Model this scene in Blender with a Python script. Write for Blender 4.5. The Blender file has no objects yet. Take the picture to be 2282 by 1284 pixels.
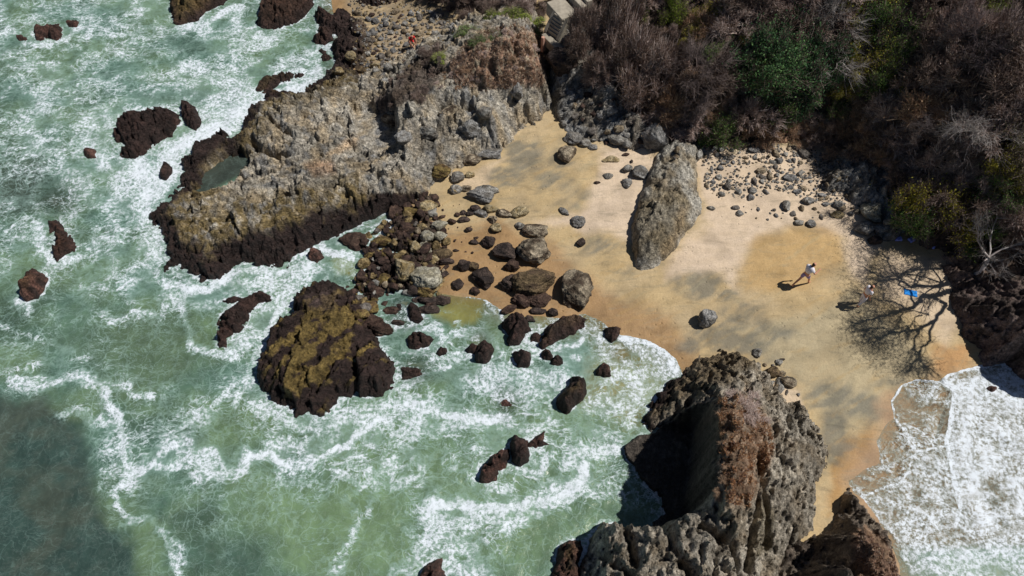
import bpy, bmesh, math, random, time
import numpy as np
from mathutils import Vector, Matrix

T0 = time.time()
SC = bpy.context.scene
COL = SC.collection
R = math.radians

# ---------------------------------------------------------------- camera
CAM_H, TILT, FPX = 28.0, R(32), 1630.0           # metres over the sea, tilt from straight down, focal length in photo pixels
cam_d = bpy.data.cameras.new('camera')
cam = bpy.data.objects.new('camera', cam_d)
COL.objects.link(cam)
cam.location = (0, 0, CAM_H)
cam.rotation_euler = (TILT, 0, 0)
cam_d.sensor_width = 36.0
cam_d.lens = 36.0 * FPX / 2282.0
cam_d.clip_start, cam_d.clip_end = 0.5, 3000
SC.camera = cam

# ---------------------------------------------------------------- sun and sky
SUN_EL, SUN_AZ = R(57), R(83)                     # azimuth from +Y towards +X
SUN = np.array([math.cos(SUN_EL) * math.sin(SUN_AZ), math.cos(SUN_EL) * math.cos(SUN_AZ), math.sin(SUN_EL)])
w = bpy.data.worlds.new('World')
SC.world = w
w.use_nodes = True
nt = w.node_tree
sky = nt.nodes.new('ShaderNodeTexSky')
sky.sky_type = 'NISHITA'
sky.sun_disc = False
sky.sun_elevation = SUN_EL
sky.sun_rotation = SUN_AZ
sky.air_density = 0.7
sky.dust_density = 0.3
nt.nodes['Background'].inputs['Strength'].default_value = 0.05
nt.links.new(sky.outputs[0], nt.nodes['Background'].inputs['Color'])
sl = bpy.data.lights.new('sun', 'SUN')
sl.energy = 5.0
sl.angle = R(0.55)
sl.color = (1.0, 0.955, 0.89)
so = bpy.data.objects.new('sun', sl)
COL.objects.link(so)
so.location = tuple(SUN * 60)
so.rotation_euler = Vector(SUN).to_track_quat('Z', 'Y').to_euler()
SC.view_settings.view_transform = 'Standard'
SC.view_settings.look = 'None'
SC.view_settings.exposure = -0.25
SC.view_settings.gamma = 1.0
SC.cycles.max_bounces = 4
SC.cycles.diffuse_bounces = 2
SC.cycles.transparent_max_bounces = 8
SC.cycles.caustics_reflective = False
SC.cycles.caustics_refractive = False

# ---------------------------------------------------------------- where a photo pixel meets a height
ct, st = math.cos(TILT), math.sin(TILT)
def P(px, py, z=0.0):
    px = np.asarray(px, float); py = np.asarray(py, float); z = np.asarray(z, float)
    u = px - 1141.0; v = -(py - 642.0)
    dx = u; dy = v * ct + FPX * st; dz = v * st - FPX * ct
    t = (z - CAM_H) / dz
    return dx * t, dy * t
def pix(x, y, z):
    zz = z - CAM_H
    d = y * st - zz * ct
    return 1141.0 + FPX * x / d, 642.0 - FPX * (y * ct + zz * st) / d
ZO = {1: (0, 0), 2: (700, 0), 3: (1482, 0), 4: (0, 420), 5: (740, 420), 6: (1482, 420), 7: (0, 834), 8: (740, 834), 9: (1482, 834)}
ZK = 2282 / 800.0
def Z(k, pts):
    return [(ZO[k][0] + a / ZK, ZO[k][1] + b / ZK) for a, b in pts]

# ---------------------------------------------------------------- noise
def _hash(ix, iy, seed):
    n = (ix.astype(np.int64) * 374761393 + iy.astype(np.int64) * 668265263 + seed * 974634777) & 0x7fffffff
    n = ((n ^ (n >> 13)) * 1274126177) & 0x7fffffff
    n = ((n ^ (n >> 16)) * 362437) & 0x7fffffff
    return ((n ^ (n >> 11)) & 0xffffff) / float(0xffffff)
def perlin(x, y, seed=0):
    x0 = np.floor(x); y0 = np.floor(y)
    fx = x - x0; fy = y - y0
    x0 = x0.astype(np.int64); y0 = y0.astype(np.int64)
    def g(i, j):
        a = _hash(x0 + i, y0 + j, seed) * 6.2831853
        return np.cos(a) * (fx - i) + np.sin(a) * (fy - j)
    u = fx * fx * fx * (fx * (fx * 6 - 15) + 10); v = fy * fy * fy * (fy * (fy * 6 - 15) + 10)
    a = g(0, 0); b = g(1, 0); c = g(0, 1); d = g(1, 1)
    return 1.5 * ((a * (1 - u) + b * u) * (1 - v) + (c * (1 - u) + d * u) * v)
def fbm(x, y, octv=4, seed=0, gain=0.5, lac=2.03):
    s = 0; a = 1; t = 0
    for i in range(octv):
        s = s + a * perlin(x, y, seed + i * 17); t += a
        x = x * lac + 3.1; y = y * lac - 1.7; a *= gain
    return s / t
def ridged(x, y, octv=4, seed=0, gain=0.55):
    s = 0; a = 1; t = 0
    for i in range(octv):
        n = 1 - np.abs(perlin(x, y, seed + i * 31)) * 1.6
        s = s + a * n * n; t += a
        x = x * 2.07 + 1.3; y = y * 2.07 + 4.1; a *= gain
    return s / t
def worley(x, y, seed=0):
    x0 = np.floor(x).astype(np.int64); y0 = np.floor(y).astype(np.int64)
    f1 = np.full(x.shape, 9.0); f2 = np.full(x.shape, 9.0); idv = np.zeros(x.shape)
    for i in (-1, 0, 1):
        for j in (-1, 0, 1):
            cx = x0 + i; cy = y0 + j
            px_ = cx + _hash(cx, cy, seed); py_ = cy + _hash(cx, cy, seed + 7)
            d = np.hypot(x - px_, y - py_)
            h = _hash(cx, cy, seed + 13)
            m = d < f1
            f2 = np.where(m, f1, np.minimum(f2, d))
            idv = np.where(m, h, idv)
            f1 = np.where(m, d, f1)
    return f1, f2, idv
def sstep(a, b, x):
    t = np.clip((x - a) / (b - a), 0, 1)
    return t * t * (3 - 2 * t)
def sdist(poly, x, y):
    """signed distance to a polygon, positive inside"""
    pts = np.asarray(poly, float)
    d2 = np.full(x.shape, 1e18); inside = np.zeros(x.shape, bool)
    n = len(pts)
    for i in range(n):
        ax, ay = pts[i]; bx, by = pts[(i + 1) % n]
        ex, ey = bx - ax, by - ay
        L = ex * ex + ey * ey + 1e-12
        t = np.clip(((x - ax) * ex + (y - ay) * ey) / L, 0, 1)
        d2 = np.minimum(d2, (x - ax - t * ex) ** 2 + (y - ay - t * ey) ** 2)
        if ay != by:
            c = ((ay > y) != (by > y)) & (x < (bx - ax) * (y - ay) / (by - ay) + ax)
            inside ^= c
    d = np.sqrt(d2)
    return np.where(inside, d, -d)
def pdist(line, x, y):
    pts = np.asarray(line, float)
    d2 = np.full(x.shape, 1e18)
    for i in range(len(pts) - 1):
        ax, ay = pts[i]; bx, by = pts[i + 1]
        ex, ey = bx - ax, by - ay
        L = ex * ex + ey * ey + 1e-12
        t = np.clip(((x - ax) * ex + (y - ay) * ey) / L, 0, 1)
        d2 = np.minimum(d2, (x - ax - t * ex) ** 2 + (y - ay - t * ey) ** 2)
    return np.sqrt(d2)
def tps(ctrl):
    """smooth surface through (px, py, z) points"""
    c = np.array(ctrl, float)
    X, Y = P(c[:, 0], c[:, 1], c[:, 2])
    n = len(c)
    def ker(r2): return 0.5 * r2 * np.log(r2 + 1e-9)
    K = ker((X[:, None] - X) ** 2 + (Y[:, None] - Y) ** 2) + np.eye(n) * 0.05
    A = np.zeros((n + 3, n + 3)); A[:n, :n] = K
    A[:n, n] = 1; A[:n, n + 1] = X; A[:n, n + 2] = Y
    A[n:, :n] = A[:n, n:].T
    b = np.zeros(n + 3); b[:n] = c[:, 2]
    s = np.linalg.solve(A, b)
    lo, hi = c[:, 2].min() - 0.4, c[:, 2].max() + 0.4
    def f(x, y):
        o = s[n] + s[n + 1] * x + s[n + 2] * y
        for i in range(n):
            o = o + s[i] * ker((x - X[i]) ** 2 + (y - Y[i]) ** 2)
        return np.clip(o, lo, hi)
    return f

# ---------------------------------------------------------------- mesh and object helpers
def tag(o, label=None, cat=None, group=None, kind=None):
    if label: o['label'] = label
    if cat: o['category'] = cat
    if group: o['group'] = group
    if kind: o['kind'] = kind
    return o
def link(o, parent=None):
    COL.objects.link(o)
    if parent is not None: o.parent = parent
    return o
def empty(name, loc, rz=0.0, s=1.0):
    o = bpy.data.objects.new(name, None)
    o.location = loc; o.rotation_euler = (0, 0, rz); o.scale = (s, s, s)
    o.empty_display_size = 0.2
    return link(o)
def raw_mesh(name, V, F, mat=None, col=None, smooth=True, extra=None):
    V = np.asarray(V, np.float32); F = np.asarray(F, np.int32)
    me = bpy.data.meshes.new(name)
    k = F.shape[1]
    me.vertices.add(len(V)); me.vertices.foreach_set('co', V.ravel())
    me.loops.add(len(F) * k); me.loops.foreach_set('vertex_index', F.ravel())
    me.polygons.add(len(F))
    me.polygons.foreach_set('loop_start', np.arange(0, len(F) * k, k, dtype=np.int32))
    me.polygons.foreach_set('loop_total', np.full(len(F), k, np.int32))
    me.polygons.foreach_set('use_smooth', np.full(len(F), smooth, bool))
    me.update(calc_edges=True)
    if col is not None:
        c = np.ones((len(V), 4), np.float32); c[:, :col.shape[1]] = col
        a = me.attributes.new('Col', 'FLOAT_COLOR', 'POINT'); a.data.foreach_set('color', c.ravel())
    for k2, v2 in (extra or {}).items():
        a = me.attributes.new(k2, 'FLOAT', 'POINT'); a.data.foreach_set('value', np.asarray(v2, np.float32).ravel())
    if mat: me.materials.append(mat)
    return me
def mobj(name, me, parent=None, loc=None):
    o = bpy.data.objects.new(name, me)
    if loc is not None: o.location = loc
    return link(o, parent)
def grid_faces(nx, ny, keep=None):
    i = np.arange(ny - 1)[:, None] * nx + np.arange(nx - 1)[None, :]
    q = np.stack([i, i + 1, i + 1 + nx, i + nx], -1)
    if keep is not None:
        q = q[keep]
    return q.reshape(-1, 4)
def compact(V, F, *arrs):
    used = np.zeros(len(V), bool); used[F.ravel()] = True
    m = np.cumsum(used) - 1
    return (V[used], m[F]) + tuple(a[used] for a in arrs)
def lin(r, g, b):
    f = lambda c: (c / 255.0) / 12.92 if c <= 10 else (((c / 255.0) + 0.055) / 1.055) ** 2.4
    return np.array([f(r), f(g), f(b)])
def boxmesh(name, parts, mat, bev=0.01):
    bm = bmesh.new()
    for (cx, cy, cz, sx, sy, sz, rz) in parts:
        r = bmesh.ops.create_cube(bm, size=1.0)
        M = Matrix.Translation((cx, cy, cz)) @ Matrix.Rotation(rz, 4, 'Z') @ Matrix.Diagonal((sx, sy, sz, 1))
        bmesh.ops.transform(bm, matrix=M, verts=r['verts'])
    if bev: bmesh.ops.bevel(bm, geom=bm.edges[:], offset=bev, segments=1, affect='EDGES')
    me = bpy.data.meshes.new(name); bm.to_mesh(me); bm.free()
    me.materials.append(mat)
    return me

# ---------------------------------------------------------------- materials
class NT:
    def __init__(s, name):
        s.m = bpy.data.materials.new(name); s.m.use_nodes = True
        s.t = s.m.node_tree; s.n = s.t.nodes; s.b = s.n['Principled BSDF']; s.out = s.n['Material Output']
        s.co = s.n.new('ShaderNodeNewGeometry').outputs['Position']
    def L(s, a, b): s.t.links.new(a, b)
    def set(s, sock, v):
        if hasattr(v, 'is_linked') or hasattr(v, 'links'): s.L(v, sock)
        else: sock.default_value = v
    def math(s, op, a, b=0.0, c=0.0, clamp=False):
        n = s.n.new('ShaderNodeMath'); n.operation = op; n.use_clamp = clamp
        for i, v in enumerate((a, b, c)): s.set(n.inputs[i], v)
        return n.outputs[0]
    def noise(s, scale, detail=4, rough=0.55, vec=None, dist=0.0, out='Fac'):
        n = s.n.new('ShaderNodeTexNoise'); n.inputs['Scale'].default_value = scale
        n.inputs['Detail'].default_value = detail; n.inputs['Roughness'].default_value = rough
        n.inputs['Distortion'].default_value = dist
        s.L(vec if vec is not None else s.co, n.inputs['Vector'])
        return n.outputs[out]
    def voro(s, scale, vec=None, feature='F1', out='Distance', rnd=1.0):
        n = s.n.new('ShaderNodeTexVoronoi'); n.feature = feature; n.inputs['Scale'].default_value = scale
        n.inputs['Randomness'].default_value = rnd
        s.L(vec if vec is not None else s.co, n.inputs['Vector'])
        return n.outputs[out]
    def attr(s, name, out='Color'):
        n = s.n.new('ShaderNodeAttribute'); n.attribute_name = name
        return n.outputs[out]
    def ramp(s, v, a, b, lo=0.0, hi=1.0, smooth=True):
        n = s.n.new('ShaderNodeMapRange'); n.interpolation_type = 'SMOOTHSTEP' if smooth else 'LINEAR'
        s.set(n.inputs[0], v); s.set(n.inputs[1], a); s.set(n.inputs[2], b)
        s.set(n.inputs[3], lo); s.set(n.inputs[4], hi)
        return n.outputs[0]
    def mix(s, f, a, b, mode='MIX'):
        n = s.n.new('ShaderNodeMix'); n.data_type = 'RGBA'; n.blend_type = mode
        s.set(n.inputs[0], f); s.set(n.inputs[6], a); s.set(n.inputs[7], b)
        return n.outputs[2]
    def vscale(s, col, f):
        n = s.n.new('ShaderNodeVectorMath'); n.operation = 'SCALE'
        s.set(n.inputs[0], col[:3] if isinstance(col, tuple) else col); s.set(n.inputs['Scale'], f)
        return n.outputs[0]
    def vadd(s, a, b):
        n = s.n.new('ShaderNodeVectorMath'); n.operation = 'ADD'
        s.set(n.inputs[0], a); s.set(n.inputs[1], b)
        return n.outputs[0]
    def bump(s, h, strength, dist):
        n = s.n.new('ShaderNodeBump'); n.inputs['Strength'].default_value = strength; n.inputs['Distance'].default_value = dist
        s.L(h, n.inputs['Height']); s.L(n.outputs[0], s.b.inputs['Normal'])
    def base(s, c, rough=0.9, spec=0.25):
        s.set(s.b.inputs['Base Color'], c); s.set(s.b.inputs['Roughness'], rough)
        s.b.inputs['Specular IOR Level'].default_value = spec
        return s.m
def c4(c): return (float(c[0]), float(c[1]), float(c[2]), 1.0)

def rock_material(name, amp=1.0, grain=9.0):
    m = NT(name)
    c = m.attr('Col')
    n1 = m.noise(grain * 0.35, 5, 0.65); n2 = m.noise(grain, 4, 0.7); v = m.voro(grain * 1.1)
    f = m.math('MULTIPLY', m.ramp(n1, 0.3, 0.72, 0.60, 1.42), m.ramp(n2, 0.28, 0.75, 0.58, 1.42))
    f = m.math('MULTIPLY', f, m.ramp(m.voro(grain * 2.3, out='Color'), 0.0, 1.0, 0.78, 1.22))
    pit = m.ramp(m.noise(grain * .55, 6, .72, dist=.6), .36, .44, .42, 1.0)
    f = m.math('MULTIPLY', f, pit)
    f = m.math('MULTIPLY', f, m.ramp(m.noise(.45, 4, .6), .35, .65, .82, 1.16))
    h = m.math('ADD', m.math('MULTIPLY', n2, 0.6), m.math('MULTIPLY', v, 0.4))
    h = m.math('ADD', h, m.math('MULTIPLY', m.noise(grain * .4, 5, .65), .9))
    h = m.math('ADD', h, m.math('MULTIPLY', m.noise(grain * 3.2, 3, 0.7), 0.35))
    m.bump(h, 1.0, 0.14 * amp)
    wet = m.attr('Col', 'Alpha')
    return m.base(m.vscale(c, f), m.ramp(wet, 0, 1, 0.95, 0.42, False), 0.3)
M_ROCK = rock_material('weathered_rock')
M_STONE = rock_material('beach_stone', 0.5, 14.0)
def plain(name, rgb, rough=0.8, var=0.15, scale=6.0, spec=0.25):
    m = NT(name); n = m.noise(scale, 4, 0.6)
    oi = m.n.new('ShaderNodeObjectInfo')
    f = m.math('MULTIPLY', m.ramp(n, 0.3, 0.7, 1 - var, 1 + var), m.ramp(oi.outputs['Random'], 0, 1, 1 - var * .6, 1 + var * .6, False))
    return m.base(m.vscale(c4(rgb), f), rough, spec)
def leafy(name, transl=0.25):
    m = NT(name)
    oi = m.n.new('ShaderNodeObjectInfo')
    c = m.vscale(m.attr('Col'), m.ramp(oi.outputs['Random'], 0, 1, 0.8, 1.2, False))
    m.base(c, 0.7, 0.2)
    if transl:
        tr = m.n.new('ShaderNodeBsdfTranslucent'); m.L(c, tr.inputs['Color'])
        mx = m.n.new('ShaderNodeMixShader'); mx.inputs[0].default_value = transl
        m.L(m.b.outputs[0], mx.inputs[1]); m.L(tr.outputs[0], mx.inputs[2]); m.L(mx.outputs[0], m.out.inputs['Surface'])
    return m.m
M_LEAF = leafy('leaf_litter_and_leaf')
M_TWIG = leafy('dry_twig', 0.0)
# ================================================================ LAND
GREY = lin(182, 176, 164); TANR = lin(178, 162, 136); DARKR = lin(54, 42, 39); OCHRE = lin(122, 104, 60)
BLUEG = lin(128, 130, 132); REDR = lin(88, 60, 52); SOIL = lin(138, 110, 92); BROWN = lin(92, 74, 58)
def blend(a, b, f):
    return a + (b - a) * np.asarray(f)[..., None]
def ax_grid(lo, hi, step, far_lo=(), far_hi=()):
    return np.concatenate([np.array(far_lo, float), np.arange(lo, hi + step * .5, step), np.array(far_hi, float)])

# ---------------------------------------------------------------- beach sand
LAND_PX = [(690, -330), (735, -20), (742, 30), (748, 75), (775, 110), (765, 160), (740, 200), (690, 230), (640, 350), (700, 430), (800, 470),
           (900, 465), (935, 500), (970, 560), (975, 655), (1040, 662), (1085, 668), (1110, 690), (1150, 705), (1210, 705), (1262, 712),
           (1300, 700), (1340, 718), (1375, 745), (1400, 750), (1440, 758), (1480, 778), (1506, 800), (1518, 828), (1535, 880), (1548, 960),
           (1560, 1200), (1580, 1500), (2000, 1500), (2006, 1260), (1960, 1160), (1925, 1115), (1902, 1100), (1888, 1072), (1925, 1050), (1960, 1035), (1957, 985), (1975, 950),
           (1990, 929), (1986, 894), (2008, 858), (2050, 843), (2092, 850), (2113, 834), (2148, 823), (2183, 814), (2229, 813), (2264, 799),
           (2310, 770), (2500, 690), (2900, 560), (3600, 300), (3600, -330)]
lx, ly = P([p[0] for p in LAND_PX], [p[1] for p in LAND_PX], 0)
LAND = list(zip(lx, ly))
LAND[0] = (-14, 90); LAND[-1] = (140, 90); LAND[-2] = (140, 22)
def sand_z(x, y):
    d = sdist(LAND, x, y) + 0.10 * fbm(x * 1.1, y * 1.1, 3, 5)
    up = 0.28 * (1 - np.exp(-np.maximum(d, 0) / 2.5)) + 0.036 * np.clip(d, 0, 16)
    dn = -(0.22 * (1 - np.exp(-np.maximum(-d, 0) / 1.4)) + 0.13 * np.maximum(-d, 0))
    z = np.where(d > 0, up, np.maximum(dn, -4.0))
    return z + 0.02 * fbm(x * .7, y * .7, 3, 9) * np.clip(d, 0, 1)
xs = ax_grid(-24, 26, 0.09, (-900, -300, -100, -50, -36), (40, 80, 200, 900))
ys = ax_grid(4, 40, 0.09, (-900, -200, -40, -10), (60, 100, 300, 900))
X, Y = np.meshgrid(xs, ys)
Zs = sand_z(X, Y)
Zs += 0.006 * fbm(X * 5, Y * 5, 3, 21) * (Zs > 0)
BODIES = []          # (x0, y0, step, array) height grids used to stand things on the ground
def reg(name, x0, y0, st_, A): BODIES.append((name, x0, y0, st_, A))
reg('sand', -24, 4, 0.09, Zs[4:4 + 401, 5:5 + 556])
def G(x, y, skip=()):
    x = np.atleast_1d(np.asarray(x, float)); y = np.atleast_1d(np.asarray(y, float))
    best = np.full(x.shape, -3.0)
    for (nm, x0, y0, s_, A) in BODIES:
        if nm in skip: continue
        if x.max() < x0 or x.min() > x0 + s_ * A.shape[1] or y.max() < y0 or y.min() > y0 + s_ * A.shape[0]: continue
        u = (x - x0) / s_; v = (y - y0) / s_
        ok = (u >= 0) & (v >= 0) & (u < A.shape[1] - 1) & (v < A.shape[0] - 1)
        ui = np.clip(u, 0, A.shape[1] - 2); vi = np.clip(v, 0, A.shape[0] - 2)
        i = ui.astype(int); j = vi.astype(int); fu = ui - i; fv = vi - j
        h = A[j, i] * (1 - fu) * (1 - fv) + A[j, i + 1] * fu * (1 - fv) + A[j + 1, i] * (1 - fu) * fv + A[j + 1, i + 1] * fu * fv
        best = np.where(ok, np.maximum(best, h), best)
    return best
def hit(px, py, lift=0.0, skip=()):
    """the point of the ground seen at a photo pixel"""
    z = 0.3
    for _ in range(9):
        x, y = P(px, py, z + lift)
        z = 0.5 * z + 0.5 * float(G(x, y, skip)[0])
    x, y = P(px, py, z + lift)
    return float(x), float(y), float(G(x, y, skip)[0])

SAND = lin(188, 165, 125); SANDP = lin(214, 194, 172); SANDW = lin(162, 130, 92); SANDG = lin(142, 136, 114); SANDB = lin(172, 160, 132)
PX, PY = pix(X, Y, Zs)
n1 = fbm(X * .45, Y * .45, 4, 41); n2 = fbm(X * 1.3 + n1 * 2, Y * 3.1, 4, 43)
rot = 0.5; Xs = X * math.cos(rot) + Y * math.sin(rot); Ys = -X * math.sin(rot) + Y * math.cos(rot)
swirl = fbm(Xs * .7 + 1.6 * n1, Ys * 2.8 + 2.2 * n1, 5, 47)
c = np.broadcast_to(SAND, X.shape + (3,)).copy()
c = blend(c, lin(186, 166, 132), sstep(-.3, .5, n1))
def softpoly(poly, wid, seed, amp=.5):
    wx, wy = P([p[0] for p in poly], [p[1] for p in poly], 0.6)
    return sstep(-wid, wid, sdist(list(zip(wx, wy)), X + amp * fbm(X * .8, Y * .8, 4, seed), Y + amp * fbm(X * .8, Y * .8, 4, seed + 5)))
dl = sdist(LAND, X, Y)
dry = softpoly([(1010, 400), (1130, 340), (1100, 380), (1080, 410), (1040, 420)], .3, 50) * .6
dry = np.maximum(dry, softpoly([(1190, 490), (1290, 470), (1330, 400), (1350, 330), (1450, 330), (1480, 380), (1440, 420), (1420, 540), (1370, 520), (1280, 505)], .35, 51))
dry = np.maximum(dry, softpoly([(1540, 330), (1960, 340), (1980, 470), (1930, 640), (1900, 600), (1880, 530), (1800, 500), (1700, 525), (1655, 560), (1640, 650), (1610, 600), (1480, 610), (1500, 560), (1580, 500)], .35, 52))
dry = np.maximum(dry, softpoly([(1980, 560), (2140, 570), (2180, 690), (2120, 760), (2060, 700), (1960, 640)], .5, 53) * .8)
dry = np.maximum(dry, softpoly([(1725, 840), (1790, 870), (1790, 940), (1740, 900)], .2, 54) * .8)
dry = np.maximum(dry, softpoly([(840, 40), (1000, 60), (980, 130), (860, 160)], .4, 55) * .6)
c = blend(c, SANDP, dry * (0.8 + .2 * n2))
cov = softpoly([(700, -60), (1080, -40), (1060, 70), (960, 110), (920, 150), (800, 190), (740, 180), (740, 60)], .4, 75)
c = blend(c, lin(146, 130, 108), cov * sstep(-.5, .1, n2 + .2 * n1) * .85)
gold = softpoly([(1690, 525), (1780, 500), (1870, 520), (1880, 580), (1800, 640), (1720, 650), (1650, 640), (1655, 570)], .35, 56)
c = blend(c, lin(186, 154, 106), gold * .75)
wet = np.maximum(sstep(1.5, .2, dl + .3 * n1), softpoly([(985, 505), (1110, 480), (1230, 540), (1300, 600), (1380, 660), (1500, 690), (1530, 750), (1500, 800), (1380, 740), (1100, 680), (980, 660)], .5, 57))
wet *= (PX < 1560)
c = blend(c, SANDW, wet * .92)
c = blend(c, lin(172, 136, 90), softpoly([(1880, 960), (1960, 940), (1960, 1040), (1900, 1070), (1870, 1140), (1850, 1150)], .25, 58) * .9)
c = blend(c, lin(188, 144, 98), softpoly([(2090, 770), (2190, 770), (2180, 810), (2080, 830)], .3, 59) * .8)
c = blend(c, lin(190, 156, 104), softpoly([(1790, 790), (1860, 760), (1900, 850), (1830, 870)], .3, 71) * .7)
beig = softpoly([(1640, 720), (1800, 700), (1900, 640), (2060, 760), (2100, 830), (1990, 860), (1980, 920), (1850, 950), (1800, 850), (1700, 800)], .5, 60)
c = blend(c, SANDB, beig * .8)
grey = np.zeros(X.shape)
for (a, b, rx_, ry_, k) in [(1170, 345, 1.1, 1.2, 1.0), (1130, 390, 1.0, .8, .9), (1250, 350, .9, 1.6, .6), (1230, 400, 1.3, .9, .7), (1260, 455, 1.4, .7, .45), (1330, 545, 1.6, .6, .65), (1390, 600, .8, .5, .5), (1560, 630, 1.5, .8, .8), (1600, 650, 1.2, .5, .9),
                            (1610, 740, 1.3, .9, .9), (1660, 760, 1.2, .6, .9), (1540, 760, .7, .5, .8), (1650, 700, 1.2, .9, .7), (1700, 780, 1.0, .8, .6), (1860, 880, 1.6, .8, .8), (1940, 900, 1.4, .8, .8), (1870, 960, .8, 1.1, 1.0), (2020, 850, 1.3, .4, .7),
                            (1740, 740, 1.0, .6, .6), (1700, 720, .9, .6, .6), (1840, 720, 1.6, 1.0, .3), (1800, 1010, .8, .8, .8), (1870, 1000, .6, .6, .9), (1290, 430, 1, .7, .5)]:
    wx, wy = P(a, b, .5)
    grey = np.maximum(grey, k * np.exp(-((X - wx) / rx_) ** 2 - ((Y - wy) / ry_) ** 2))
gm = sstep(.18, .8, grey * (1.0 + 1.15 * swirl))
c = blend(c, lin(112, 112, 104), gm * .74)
streak = sstep(.1, .5, fbm(Xs * .5 + n1 * 2, Ys * 5 + n1 * 3, 4, 61)) * (1 - wet)
c = blend(c, lin(170, 160, 130), streak * .35 * (1 - dry))
c = blend(c, lin(178, 148, 98), sstep(.15, .55, fbm(Xs * .6 + n1, Ys * 3.4 + 7, 3, 67)) * .35 * (1 - dry))
c = np.where((dl < 0)[..., None], blend(lin(176, 146, 96) + 0 * c, lin(120, 118, 80) + 0 * c, sstep(0, 2.5, -dl)), c)
swr = softpoly([(1890, 1050), (1960, 960), (1990, 860), (2120, 830), (2300, 780), (2500, 900), (2400, 1300), (1980, 1300)], .4, 69)
c = blend(c, lin(168, 138, 108), swr * .9)
m = NT('beach_sand')
cc = m.attr('Col'); f = m.math('MULTIPLY', m.ramp(m.noise(2.2, 6, .7), .3, .7, .88, 1.10), m.ramp(m.noise(16, 4, .7), .25, .75, .88, 1.10))
spk = m.math('MULTIPLY', m.ramp(m.voro(7.0), .05, .16, .80, 1.0), m.ramp(m.noise(.5, 2), .4, .6, .0, 1.0))
spk = m.math('MAXIMUM', spk, m.ramp(m.noise(1.1, 3), .45, .6, 1.0, .8))
f = m.math('MULTIPLY', f, spk)
mp = m.n.new('ShaderNodeMapping'); mp.inputs['Rotation'].default_value = (0, 0, -.5); mp.inputs['Scale'].default_value = (.55, 2.4, 1); m.L(m.co, mp.inputs[0])
sk = m.noise(1.0, 7, .68, mp.outputs[0], .8)
f = m.math('MULTIPLY', f, m.ramp(sk, .30, .46, .80, 1.0)); f = m.math('MULTIPLY', f, m.ramp(sk, .56, .70, 1.0, 1.07))
cc = m.mix(m.math('MULTIPLY', m.ramp(m.noise(1.7, 6, .7, mp.outputs[0], .5), .52, .66), .35), cc, c4(lin(138, 130, 110)))
f = m.math('MULTIPLY', f, m.ramp(m.voro(2.6), .03, .07, .66, 1.0))
hb = m.math('ADD', m.math('MULTIPLY', m.noise(1.6, 5, .6), .6), m.math('MULTIPLY', m.noise(9, 4, .65), .25))
foot = m.math('MULTIPLY', m.ramp(m.voro(3.2), .0, .22, -1.0, 0.0), m.ramp(m.noise(.35, 2), .45, .6, 0, .5))
m.bump(m.math('ADD', hb, foot), .7, .09)
M_SAND = m.base(m.vscale(cc, f), m.ramp(m.attr('Col', 'Alpha'), 0, 1, .9, .45, False), .2)
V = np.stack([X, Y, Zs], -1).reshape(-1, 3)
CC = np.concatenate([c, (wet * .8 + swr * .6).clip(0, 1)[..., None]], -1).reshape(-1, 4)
tag(mobj('beach', raw_mesh('beach', V, grid_faces(len(xs), len(ys)), M_SAND, CC)), kind='structure')

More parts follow.
